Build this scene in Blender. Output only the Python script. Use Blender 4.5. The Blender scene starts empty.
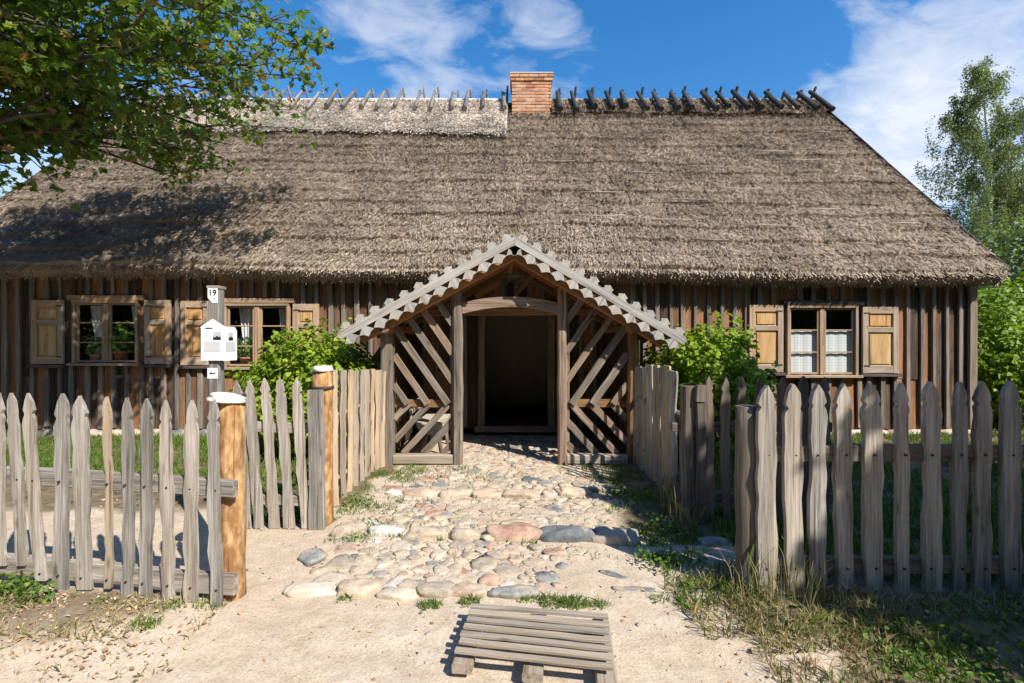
import bpy, math, random
import numpy as np
from mathutils import Vector, Matrix, noise as mnoise

random.seed(11)
RNG = np.random.default_rng(11)
R = math.radians
scene = bpy.context.scene
COL = scene.collection

# ------------------------------------------------------------------ measures
CAM_Z, FPX = 1.55, 483.0          # eye height (m) and focal length in pixels of a 1024 px wide frame
def ax(px, y):                    # sideways metres of a measured column at distance y
    return (px - 512.0) * y / FPX
def az(py, y):                    # height of a measured row at distance y
    return CAM_Z + (341.5 - py) * y / FPX

SUN_DIR = Vector((.87, -.97, 1.2)).normalized()

# ------------------------------------------------------------------ tags
WORLD_LOC = {}
def tag(o, label=None, cat=None, group=None, kind=None):
    if label: o['label'] = label
    if cat: o['category'] = cat
    if group: o['group'] = group
    if kind: o['kind'] = kind
    return o
def thing(name, label, cat, loc, group=None):
    o = bpy.data.objects.new(name, None)
    o.empty_display_size = .2
    COL.objects.link(o)
    o.location = loc
    WORLD_LOC[o.name] = Vector(loc)
    return tag(o, label, cat, group)
def link(name, me, parent=None, origin=(0, 0, 0)):
    o = bpy.data.objects.new(name, me)
    COL.objects.link(o)
    og = Vector(origin)
    WORLD_LOC[o.name] = og
    if parent is not None:
        o.parent = parent
        o.location = og - WORLD_LOC[parent.name]
    else:
        o.location = og
    return o

# ------------------------------------------------------------------ mesh builder
class MB:
    def __init__(s):
        s.v = []; s.f = []; s.r = []; s.g = []; s.sm = []; s.mi = []
    def add(s, vs, fs, g=None, rnd=None, smooth=False, mi=0):
        b = len(s.v)
        if rnd is None: rnd = random.random()
        if g is None:
            o = Vector((random.uniform(0, 30), random.uniform(0, 30), random.uniform(0, 30)))
            g = [Vector(v) + o for v in vs]
        s.v += [tuple(v) for v in vs]
        s.g += [tuple(q) for q in g]
        for f in fs:
            s.f.append(tuple(b + i for i in f)); s.r.append(rnd); s.sm.append(smooth); s.mi.append(mi)
        return s
    def rings(s, rings, gr, rnd=None, smooth=False, mi=0, cap=True):
        n = len(rings[0]); vs = []; gs = []; fs = []
        for r_, g_ in zip(rings, gr):
            vs += r_; gs += g_
        for k in range(len(rings) - 1):
            for i in range(n):
                j = (i + 1) % n
                fs.append((k*n+i, k*n+j, (k+1)*n+j, (k+1)*n+i))
        s.add(vs, fs, gs, rnd, smooth, mi)
        if cap:
            b = len(s.v) - len(vs)
            rr = s.r[-1]
            s.f.append(tuple(b + i for i in range(n-1, -1, -1))); s.r.append(rr); s.sm.append(False); s.mi.append(mi)
            e = b + (len(rings)-1)*n
            s.f.append(tuple(e + i for i in range(n))); s.r.append(rr); s.sm.append(False); s.mi.append(mi)
        return s
    def board(s, p0, p1, w, t, nrm=(0, -1, 0), segs=1, wob=0, rnd=None, mi=0, ch=.12, w1=None):
        """sawn board from p0 to p1, w wide, t thick, nrm = the direction its broad face looks"""
        p0 = Vector(p0); p1 = Vector(p1); a = (p1 - p0); L = a.length; a.normalize()
        n = Vector(nrm); n = (n - a*n.dot(a)).normalized(); u = a.cross(n)
        if w1 is None: w1 = w
        c = min(w, t)*ch
        o = [random.uniform(0, 40) for _ in range(3)]
        rs = []; gs = []
        for k in range(segs + 1):
            q = k/segs; ww = w + (w1 - w)*q
            hw = ww/2; ht = t/2
            du = random.uniform(-wob, wob); dn = random.uniform(-wob, wob)*.5; dw = random.uniform(-wob, wob)*.6
            hw += dw
            prof = [(-hw+c, -ht), (hw-c, -ht), (hw, -ht+c), (hw, ht-c), (hw-c, ht), (-hw+c, ht), (-hw, ht-c), (-hw, -ht+c)]
            rs.append([p0 + a*(L*q) + u*(x+du) + n*(y+dn) for x, y in prof])
            gs.append([(x+o[0], y+o[1], L*q+o[2]) for x, y in prof])
        return s.rings(rs, gs, rnd, False, mi)
    def box(s, x0, x1, y0, y1, z0, z1, rnd=None, mi=0, along='z'):
        d = {'x': ((x0,(y0+y1)/2,(z0+z1)/2),(x1,(y0+y1)/2,(z0+z1)/2), z1-z0, y1-y0, (0,-1,0)),
             'y': (((x0+x1)/2,y0,(z0+z1)/2),((x0+x1)/2,y1,(z0+z1)/2), x1-x0, z1-z0, (0,0,1)),
             'z': (((x0+x1)/2,(y0+y1)/2,z0),((x0+x1)/2,(y0+y1)/2,z1), x1-x0, y1-y0, (0,-1,0))}[along]
        return s.board(*d[:4], nrm=d[4], rnd=rnd, mi=mi)
    def log(s, p0, p1, r0, r1=None, n=10, segs=5, wob=.0, rnd=None, mi=0):
        if r1 is None: r1 = r0
        p0 = Vector(p0); p1 = Vector(p1); a = (p1-p0); L = a.length; a.normalize()
        u = a.orthogonal().normalized(); w = a.cross(u)
        o = [random.uniform(0, 40) for _ in range(3)]
        ph = random.uniform(0, 9)
        rs = []; gs = []
        for k in range(segs+1):
            q = k/segs; r = r0 + (r1-r0)*q
            dx, dy = (random.uniform(-wob, wob), random.uniform(-wob, wob)) if 0 < k < segs or wob else (0, 0)
            ring = []; g = []
            for i in range(n):
                t = 2*math.pi*i/n
                rr = r*(1 + .06*math.sin(3*t+ph) + (random.uniform(-.04, .04) if wob else 0))
                ring.append(p0 + a*(L*q) + u*(rr*math.cos(t)+dx) + w*(rr*math.sin(t)+dy))
                g.append((math.cos(t)*r0+o[0], math.sin(t)*r0+o[1], L*q+o[2]))
            rs.append(ring); gs.append(g)
        return s.rings(rs, gs, rnd, True, mi)
    def tube(s, pts, radii, n=7, rnd=None, mi=0):
        pts = [Vector(p) for p in pts]; rs = []; gs = []
        prev = None; L = 0
        for k, p in enumerate(pts):
            a = (pts[min(k+1, len(pts)-1)] - pts[max(k-1, 0)]).normalized()
            u = a.orthogonal().normalized() if prev is None else (prev - a*prev.dot(a)).normalized()
            prev = u; w = a.cross(u)
            if k: L += (p-pts[k-1]).length
            rs.append([p + u*(radii[k]*math.cos(6.2832*i/n)) + w*(radii[k]*math.sin(6.2832*i/n)) for i in range(n)])
            gs.append([(math.cos(6.2832*i/n)*radii[k], math.sin(6.2832*i/n)*radii[k], L) for i in range(n)])
        return s.rings(rs, gs, rnd, True, mi)
    def prism(s, pts, o, ux, uy, t, rnd=None, mi=0, along='y'):
        """flat outline (list of 2d points, counter-clockwise) sawn from a board of thickness t; front face at o"""
        o = Vector(o); ux = Vector(ux); uy = Vector(uy); n = ux.cross(uy)
        k = len(pts); q = [random.uniform(0, 40) for _ in range(3)]
        vs = [o + ux*x + uy*y for x, y in pts] + [o + ux*x + uy*y - n*t for x, y in pts]
        gs = [(x+q[0], q[1], y+q[2]) for x, y in pts] + [(x+q[0], t+q[1], y+q[2]) for x, y in pts]
        if along == 'x': gs = [(c, b, a) for a, b, c in gs]
        fs = [tuple(range(k)), tuple(range(2*k-1, k-1, -1))]
        fs += [((i+1) % k, i, k+i, k+(i+1) % k) for i in range(k)]
        return s.add(vs, fs, gs, rnd, False, mi)
    def stone(s, c, rx, ry, rz, rot=0, seed=0, rnd=None, flat=.5, n=14, m=8, mi=0, rough=.12):
        cr, sr = math.cos(rot), math.sin(rot); off = Vector((seed*3.1, seed*1.7, seed*.9))
        vs = []; fs = []
        for j in range(m+1):
            th = math.pi*j/m
            for i in range(n):
                ph = 2*math.pi*i/n
                d = Vector((math.sin(th)*math.cos(ph), math.sin(th)*math.sin(ph), math.cos(th)))
                k = 1 + rough*1.6*mnoise.noise(d*1.3+off) + rough*.5*mnoise.noise(d*3.7+off)
                e = Vector((abs(d.x)**.75*math.copysign(1, d.x), abs(d.y)**.75*math.copysign(1, d.y), abs(d.z)**flat*math.copysign(1, d.z)))
                x, y, z = e.x*k*rx, e.y*k*ry, e.z*k*rz
                vs.append((c[0]+x*cr-y*sr, c[1]+x*sr+y*cr, c[2]+z))
        for j in range(m):
            for i in range(n):
                fs.append((j*n+i, (j+1)*n+i, (j+1)*n+(i+1) % n, j*n+(i+1) % n))
        return s.add(vs, fs, None, rnd, True, mi)
    def build(s, name, mat, parent=None, origin=None):
        V = np.array(s.v, dtype=np.float32)
        if origin is None:
            lo = V.min(0); hi = V.max(0)
            origin = ((lo[0]+hi[0])/2, (lo[1]+hi[1])/2, lo[2])
        V = V - np.array(origin, dtype=np.float32)
        me = bpy.data.meshes.new(name)
        me.from_pydata(V.tolist(), [], s.f)
        fin(me, s.g, s.r, mat)
        me.polygons.foreach_set('use_smooth', s.sm)
        if any(s.mi): me.polygons.foreach_set('material_index', s.mi)
        return link(name, me, parent, origin)

def fin(me, g, r, mat):
    if g is not None:
        a = me.attributes.new('gco', 'FLOAT_VECTOR', 'POINT')
        a.data.foreach_set('vector', np.asarray(g, dtype=np.float32).ravel())
    a = me.attributes.new('rnd', 'FLOAT', 'FACE')
    a.data.foreach_set('value', np.asarray(r, dtype=np.float32).ravel())
    for m in (mat if isinstance(mat, (list, tuple)) else [mat]): me.materials.append(m)

def np_mesh(name, V, F, rnd, mat, parent=None, origin=(0, 0, 0), g=None, smooth=False):
    """V (n,3), F (k,m): many small faces in one go"""
    me = bpy.data.meshes.new(name)
    me.from_pydata((V - np.array(origin)).tolist(), [], F.tolist())
    fin(me, V if g is None else g, rnd, mat)
    if smooth: me.polygons.foreach_set('use_smooth', np.ones(len(F), dtype=bool))
    return link(name, me, parent, origin)

# ------------------------------------------------------------------ materials
def new_mat(name):
    m = bpy.data.materials.new(name); m.use_nodes = True
    nt = m.node_tree; nt.nodes.clear()
    return m, nt
class N:
    def __init__(s, nt): s.nt = nt
    def __call__(s, t, ins=None, **kw):
        n = s.nt.nodes.new(t)
        for k, v in kw.items(): setattr(n, k, v)
        for k, v in (ins or {}).items():
            if isinstance(v, bpy.types.NodeSocket): s.nt.links.new(v, n.inputs[k])
            else: n.inputs[k].default_value = v
        return n
    def ramp(s, fac, stops, interp='LINEAR'):
        n = s.nt.nodes.new('ShaderNodeValToRGB'); s.nt.links.new(fac, n.inputs[0])
        n.color_ramp.interpolation = interp
        e = n.color_ramp.elements
        while len(e) < len(stops): e.new(.5)
        for el, (p, c) in zip(e, stops):
            el.position = p; el.color = (*c, 1) if len(c) == 3 else c
        return n.outputs[0]
    def mix(s, f, a, b, mode='MIX'):
        n = s.nt.nodes.new('ShaderNodeMix'); n.data_type = 'RGBA'; n.blend_type = mode
        for i, v in ((0, f), (6, a), (7, b)):
            if isinstance(v, bpy.types.NodeSocket): s.nt.links.new(v, n.inputs[i])
            else: n.inputs[i].default_value = v if i == 0 else ((*v, 1) if len(v) == 3 else v)
        return n.outputs[2]
    def math(s, op, a, b=None, c=None, clamp=False):
        n = s.nt.nodes.new('ShaderNodeMath'); n.operation = op; n.use_clamp = clamp
        for i, v in enumerate((a, b, c)):
            if v is None: continue
            if isinstance(v, bpy.types.NodeSocket): s.nt.links.new(v, n.inputs[i])
            else: n.inputs[i].default_value = v
        return n.outputs[0]
    def noise(s, vec, scale=(1, 1, 1), detail=5, rough=.6, sc=1.0, dist=0):
        mp = s('ShaderNodeMapping', {'Vector': vec, 'Scale': scale})
        return s('ShaderNodeTexNoise', {'Vector': mp.outputs[0], 'Scale': sc, 'Detail': detail, 'Roughness': rough, 'Distortion': dist}).outputs[0]
def attrs(n):
    g = n('ShaderNodeAttribute', attribute_name='gco').outputs['Vector']
    r = n('ShaderNodeAttribute', attribute_name='rnd').outputs['Fac']
    return g, r
def finish(n, col, rough=.85, bump=None, bs=.4, bd=.01, spec=.25, extra=None):
    b = n('ShaderNodeBsdfPrincipled', {'Base Color': col, 'Roughness': rough, 'Specular IOR Level': spec})
    if bump is not None:
        bp = n('ShaderNodeBump', {'Height': bump, 'Strength': bs, 'Distance': bd})
        n.nt.links.new(bp.outputs[0], b.inputs['Normal'])
    sh = b.outputs[0]
    if extra: sh = extra(sh, b)
    o = n('ShaderNodeOutputMaterial'); n.nt.links.new(sh, o.inputs[0])
    return b

def wood(name, dark, mid, light, warm=None, warm_amt=.5, val=(.75, 1.2), streak=16, rough=.85, bs=.5, knots=True, warm_sc=(5, 5, 1.2)):
    m, nt = new_mat(name); n = N(nt); g, r = attrs(n)
    a = n.noise(g, (streak, streak, 1.1), 6, .62)
    b = n.noise(g, (streak*5, streak*5, 3.2), 4, .7)
    f = n.math('MULTIPLY_ADD', b, .45, n.math('MULTIPLY', a, .6))
    col = n.ramp(f, [(.33, dark), (.52, mid), (.72, light)])
    if warm:
        w = n.noise(g, warm_sc, 4, .6)
        sh = n.math('MULTIPLY_ADD', r, .5, w)
        k = n.ramp(sh, [(.62, (0, 0, 0)), (.92, (1, 1, 1))])
        col = n.mix(n.math('MULTIPLY', k, warm_amt), col, n.mix(.55, warm, n.mix(1, warm, n.ramp(f, [(.3, (.35, .3, .3)), (.7, (1.3, 1.3, 1.3))]), 'MULTIPLY')))
    if knots:
        mp = n('ShaderNodeMapping', {'Vector': g, 'Scale': (11, 11, 3.2)})
        vo = n('ShaderNodeTexVoronoi', {'Vector': mp.outputs[0], 'Scale': 1.0})
        k = n.ramp(vo.outputs['Distance'], [(.05, (.35, .3, .27)), (.17, (1, 1, 1))])
        col = n.mix(.75, col, k, 'MULTIPLY')
    crk = n.ramp(n.noise(g, (streak*3.2, streak*3.2, .9), 3, .5), [(.30, (.25, .22, .2)), (.40, (1, 1, 1))])
    col = n.mix(.8, col, crk, 'MULTIPLY')
    v = n.math('MULTIPLY_ADD', r, val[1]-val[0], val[0])
    hs = n('ShaderNodeHueSaturation', {'Color': col, 'Value': v, 'Saturation': 1.0, 'Hue': .5, 'Fac': 1.0})
    finish(n, hs.outputs[0], rough, n.math('MULTIPLY_ADD', b, .5, f), bs, .006)
    return m

def leaf_mat(name, cols, trans=.35, rough=.5, tcol=None):
    m, nt = new_mat(name); n = N(nt); g, r = attrs(n)
    k = len(cols)
    col = n.ramp(r, [(i/(k-1) if k > 1 else 0, c) for i, c in enumerate(cols)])
    def ex(sh, b):
        t = n('ShaderNodeBsdfTranslucent', {'Color': n.mix(1, col, tcol or (1.5, 1.6, .6), 'MULTIPLY')})
        return n('ShaderNodeMixShader', {0: trans, 1: sh, 2: t.outputs[0]}).outputs[0]
    finish(n, col, rough, spec=.35, extra=ex)
    return m

M = {}
M['picket'] = wood('weathered_picket_wood', (.055, .05, .045), (.275, .255, .232), (.54, .515, .485), (.31, .23, .15), .3, (.72, 1.2), bs=.8)
M['picket_dark'] = wood('dark_picket_wood', (.04, .034, .03), (.135, .117, .10), (.24, .215, .19), (.16, .105, .07), .5, (.7, 1.15))
M['stick'] = wood('split_stick_wood', (.12, .095, .07), (.32, .27, .21), (.48, .42, .35), (.42, .26, .12), .4, (.75, 1.15))
M['fresh'] = wood('peeled_fresh_post_wood', (.36, .18, .06), (.58, .365, .165), (.68, .51, .31), (.19, .085, .03), .9, (.9, 1.05), 11, knots=False, warm_sc=(17, 17, 7))
M['fresh_top'] = wood('bleached_post_top', (.45, .41, .36), (.62, .59, .55), (.75, .73, .7), None, 0, (.95, 1.05), 14, knots=False)
M['wall'] = wood('old_wall_board', (.018, .014, .011), (.095, .068, .05), (.25, .195, .15), (.29, .135, .06), .8, (.45, 1.25), 12)
M['batten'] = wood('grey_wall_batten', (.04, .035, .031), (.19, .17, .152), (.38, .355, .33), (.2, .135, .09), .5, (.65, 1.15), 16)
M['frame'] = wood('window_frame_wood', (.12, .085, .06), (.31, .24, .175), (.45, .38, .30), (.36, .2, .1), .6, (.85, 1.1), 16)
M['frame_dark'] = wood('dark_lintel_wood', (.02, .018, .016), (.07, .06, .052), (.15, .135, .12), None, 0, (.85, 1.1), 16)
M['shutter'] = wood('shutter_frame_wood', (.12, .09, .065), (.33, .265, .205), (.48, .41, .335), (.38, .22, .10), .5, (.9, 1.1), 12)
M['shutter_panel'] = wood('honey_shutter_panel', (.28, .16, .07), (.48, .32, .15), (.60, .47, .30), (.42, .2, .06), .6, (.9, 1.1), 10, knots=False)
M['porch'] = wood('porch_timber', (.055, .043, .034), (.19, .155, .125), (.37, .325, .28), (.25, .14, .075), .4, (.8, 1.15), 14)
M['porch_brown'] = wood('brown_porch_timber', (.08, .04, .018), (.22, .12, .055), (.35, .22, .115), (.30, .13, .045), .6, (.8, 1.15), 13)
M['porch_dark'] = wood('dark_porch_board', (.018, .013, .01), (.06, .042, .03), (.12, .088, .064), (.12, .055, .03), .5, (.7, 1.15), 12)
M['barge'] = wood('silver_barge_board', (.14, .13, .122), (.34, .328, .312), (.49, .478, .46), (.33, .28, .23), .4, (.88, 1.08), 18, knots=False)
M['pallet'] = wood('pallet_wood', (.11, .09, .07), (.29, .25, .205), (.43, .385, .33), (.26, .21, .15), .5, (.85, 1.15), 18)
M['pole_dark'] = wood('black_ridge_pole_wood', (.012, .012, .013), (.035, .034, .034), (.085, .083, .082), None, 0, (.8, 1.2), 14, knots=False)
M['pole_grey'] = wood('grey_ridge_pole_wood', (.05, .045, .04), (.17, .155, .14), (.32, .30, .28), None, 0, (.7, 1.2), 14, knots=False)
M['rod'] = wood('pale_thatching_rod', (.22, .19, .155), (.42, .375, .315), (.55, .5, .43), None, 0, (.7, 1.1), 14, knots=False)
M['bark'] = wood('maple_bark', (.03, .026, .022), (.09, .078, .065), (.17, .15, .13), None, 0, (.9, 1.1), 9, bs=.9, knots=False)

def plain(name, col, rough=.7, spec=.3, nscale=25, var=.15, metallic=0):
    m, nt = new_mat(name); n = N(nt); g, r = attrs(n)
    f = n.noise(g, (nscale,)*3, 4, .6)
    c = n.mix(1, col, n.ramp(f, [(.3, (1-var,)*3), (.7, (1+var,)*3)]), 'MULTIPLY')
    b = finish(n, c, rough, f, .15, .004, spec)
    b.inputs['Metallic'].default_value = metallic
    return m
M['nail'] = plain('rusty_nail', (.03, .025, .022), .7)
M['white_sign'] = plain('white_sign_panel', (.78, .79, .80), .45, .4, 9, .03)
M['print_black'] = plain('black_print', (.012, .012, .014), .6)
M['print_grey'] = plain('grey_print', (.42, .43, .45), .6)
M['plaster'] = plain('hall_plaster', (.42, .37, .31), .9, .1, 5, .12)
M['terracotta'] = plain('terracotta_pot', (.36, .16, .09), .85)
M['mortar'] = plain('lime_mortar', (.42, .38, .33), .95, .1, 40, .2)
M['iron'] = plain('dark_iron_band', (.05, .035, .028), .7, .4)

def brick_mat():
    m, nt = new_mat('old_orange_brick'); n = N(nt); g, r = attrs(n)
    c = n.ramp(r, [(0, (.36, .15, .075)), (.3, (.50, .245, .125)), (.6, (.54, .31, .18)), (.85, (.50, .33, .22)), (1, (.32, .14, .08))])
    f = n.noise(g, (22, 22, 22), 5, .65)
    c = n.mix(1, c, n.ramp(f, [(.3, (.65, .62, .6)), (.7, (1.15, 1.15, 1.15))]), 'MULTIPLY')
    finish(n, c, .9, f, .5, .01); return m
M['brick'] = brick_mat()

def stone_mat(name='field_stone', bump=.35):
    m, nt = new_mat(name); n = N(nt); g, r = attrs(n)
    c = n.ramp(r, [(0, (.15, .165, .18)), (.12, (.26, .265, .265)), (.28, (.37, .32, .26)), (.45, (.46, .385, .30)), (.6, (.50, .44, .365)), (.72, (.44, .32, .255)), (.84, (.37, .23, .18)), (.93, (.56, .54, .5)), (1, (.62, .6, .57))], 'CONSTANT')
    f = n.noise(g, (14, 14, 14), 6, .68)
    f2 = n.noise(g, (90, 90, 90), 3, .7)
    c = n.mix(1, c, n.ramp(f, [(.3, (.62, .6, .58)), (.72, (1.22, 1.22, 1.2))]), 'MULTIPLY')
    c = n.mix(1, c, n.ramp(f2, [(.35, (.75, .74, .73)), (.65, (1.12, 1.12, 1.12))]), 'MULTIPLY')
    # sandy dust in the hollows of the stone
    c = n.mix(n.ramp(n.noise(g, (5, 5, 5), 4, .6), [(.46, (0, 0, 0)), (.62, (.7, .7, .7))]), c, (.50, .405, .295))
    finish(n, c, .85, n.math('MULTIPLY_ADD', f2, .3, f), bump, .012); return m
M['stone'] = stone_mat()

def thatch_mat(name, stops, moss=.5, val=(.7, 1.3)):
    m, nt = new_mat(name); n = N(nt); g, r = attrs(n)
    f = n.noise(g, (1.3, .9, .9), 5, .6)
    f2 = n.noise(g, (26, 26, 26), 3, .7)
    c = n.ramp(r, stops)
    c = n.mix(1, c, n.ramp(f, [(.3, (.68, .66, .64)), (.7, (1.22, 1.2, 1.18))]), 'MULTIPLY')
    c = n.mix(.5, c, n.ramp(f2, [(.3, (.5, .48, .46)), (.7, (1.35, 1.33, 1.3))]), 'MULTIPLY')
    if moss:
        k = n.ramp(n.noise(g, (2.6, 3.4, 3.4), 5, .65), [(.57, (0, 0, 0)), (.67, (moss,)*3)])
        c = n.mix(k, c, (.13, .12, .035))
    finish(n, c, .9, f2, .4, .02, .15); return m
M['thatch'] = thatch_mat('old_reed_thatch', [(0, (.13, .10, .078)), (.25, (.27, .22, .172)), (.5, (.38, .318, .258)), (.8, (.49, .42, .35)), (1, (.66, .60, .52))])
M['thatch_new'] = thatch_mat('new_ridge_straw', [(0, (.62, .56, .5)), (.3, (.80, .745, .68)), (.7, (.87, .83, .775)), (1, (.9, .87, .83))], 0)

def glass_mat():
    m, nt = new_mat('old_window_glass'); n = N(nt)
    tc = n('ShaderNodeTexCoord').outputs['Object']
    nz = n.noise(tc, (5, 5, 5), 2, .5)
    bp = n('ShaderNodeBump', {'Height': nz, 'Strength': .12, 'Distance': .02})
    t = n('ShaderNodeBsdfTransparent', {'Color': (.92, .94, .93, 1)})
    gl = n('ShaderNodeBsdfGlossy', {'Roughness': .02, 'Color': (.9, .95, 1, 1), 'Normal': bp.outputs[0]})
    ge = n('ShaderNodeNewGeometry')
    dt = n('ShaderNodeVectorMath', {0: ge.outputs['Normal'], 1: ge.outputs['Incoming']}, operation='DOT_PRODUCT').outputs['Value']
    k = n.math('MULTIPLY_ADD', n.math('POWER', n.math('SUBTRACT', 1.0, n.math('ABSOLUTE', dt), None, True), 5), .9, .055, True)
    mx = n('ShaderNodeMixShader', {0: k, 1: t.outputs[0], 2: gl.outputs[0]})
    o = n('ShaderNodeOutputMaterial'); nt.links.new(mx.outputs[0], o.inputs[0]); return m
M['glass'] = glass_mat()
def lace_mat():
    m, nt = new_mat('white_lace'); n = N(nt)
    g = n('ShaderNodeAttribute', attribute_name='gco').outputs['Vector']
    sp = n('ShaderNodeSeparateXYZ', {0: g})
    def grid(v, p):
        q = n.math('FRACT', n.math('DIVIDE', v, p)); return n.math('LESS_THAN', q, .2)
    k = n.math('MAXIMUM', grid(sp.outputs[0], .052), grid(sp.outputs[2], .046))
    c = n.mix(k, (.80, .81, .82), (.60, .63, .67))
    d = n('ShaderNodeBsdfDiffuse', {'Color': c}); t = n('ShaderNodeBsdfTranslucent', {'Color': (.7, .72, .75, 1)})
    mx = n('ShaderNodeMixShader', {0: .2, 1: d.outputs[0], 2: t.outputs[0]})
    o = n('ShaderNodeOutputMaterial'); nt.links.new(mx.outputs[0], o.inputs[0]); return m
M['lace'] = lace_mat()

M['maple_leaf'] = leaf_mat('maple_leaf', [(.035, .075, .012), (.065, .13, .018), (.10, .18, .022), (.15, .23, .03), (.21, .25, .045), (.27, .2, .06), (.28, .13, .045)], .4)
M['bush_leaf'] = leaf_mat('bush_leaf', [(.09, .14, .012), (.17, .25, .018), (.25, .35, .025), (.35, .44, .04)], .35)
M['hedge_leaf'] = leaf_mat('hedge_leaf', [(.08, .15, .02), (.15, .24, .03), (.23, .33, .045), (.33, .42, .07)], .35)
M['birch_leaf'] = leaf_mat('birch_leaf', [(.07, .105, .045), (.12, .16, .06), (.18, .22, .085), (.27, .30, .13)], .35)
M['far_leaf'] = leaf_mat('far_leaf', [(.10, .14, .045), (.16, .2, .07), (.22, .25, .10)], .3)
M['pot_leaf'] = leaf_mat('pot_plant_leaf', [(.06, .14, .02), (.12, .24, .03), (.2, .34, .05)], .3)
M['grass'] = leaf_mat('grass_blade', [(.045, .09, .012), (.085, .15, .02), (.13, .21, .03), (.20, .26, .05)], .3, .6)
M['dry_grass'] = leaf_mat('dry_grass_blade', [(.06, .10, .02), (.16, .18, .06), (.34, .27, .13), (.46, .36, .2), (.52, .44, .28)], .25, .7, (1.2, 1.1, .8))
M['litter'] = leaf_mat('fallen_leaf', [(.20, .12, .06), (.36, .2, .09), (.45, .32, .18), (.55, .43, .28), (.16, .10, .07)], .1, .8, (1.1, 1, .8))

def ground_mat():
    m, nt = new_mat('sandy_ground'); n = N(nt)
    g = n('ShaderNodeAttribute', attribute_name='gco').outputs['Vector']
    z = n('ShaderNodeAttribute', attribute_name='zone').outputs['Fac']
    big = n.noise(g, (.9, .9, .9), 6, .6)
    med = n.noise(g, (7, 7, 7), 6, .65)
    fine = n.noise(g, (75, 75, 75), 4, .75)
    sand = n.ramp(med, [(.3, (.40, .32, .235)), (.5, (.485, .405, .315)), (.7, (.55, .475, .385))])
    sand = n.mix(n.ramp(big, [(.42, (0, 0, 0)), (.65, (.45, .45, .45))]), sand, (.40, .30, .205))
    sand = n.mix(.9, sand, n.ramp(fine, [(.32, (.6, .56, .52)), (.5, (1, 1, 1)), (.7, (1.14, 1.14, 1.14))]), 'MULTIPLY')
    soil = n.ramp(med, [(.3, (.07, .055, .035)), (.5, (.17, .13, .085)), (.7, (.28, .215, .145))])
    soil = n.mix(.8, soil, n.ramp(fine, [(.3, (.55, .55, .55)), (.7, (1.25, 1.25, 1.25))]), 'MULTIPLY')
    k = n.math('ADD', z, n.math('MULTIPLY_ADD', med, .9, -.45))
    c = n.mix(n.ramp(k, [(.35, (0, 0, 0)), (.65, (1, 1, 1))]), sand, soil)
    h = n.math('MULTIPLY_ADD', fine, .25, med)
    finish(n, c, .95, h, .55, .03, .1); return m
M['ground'] = ground_mat()
# ================================================================== GROUND
def smooth(e0, e1, x):
    t = np.clip((x-e0)/(e1-e0), 0, 1); return t*t*(3-2*t)
def gh_np(x, y):
    """ground height: low grassy banks along both near fences, level elsewhere"""
    rb = smooth(.9, 1.6, x)*smooth(2.0, 2.75, y)*(1-smooth(3.2, 4.2, y))*.06
    lb = smooth(-1.3, -1.9, x)*smooth(2.1, 2.75, y)*(1-smooth(2.8, 3.4, y))*.045
    rs = smooth(1.0, 1.7, x)*smooth(3.6, 4.3, y)*(1-smooth(7.9, 8.4, y))*.03
    return rb + lb + rs
def gh(x, y): return float(gh_np(np.float64(x), np.float64(y)))

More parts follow.
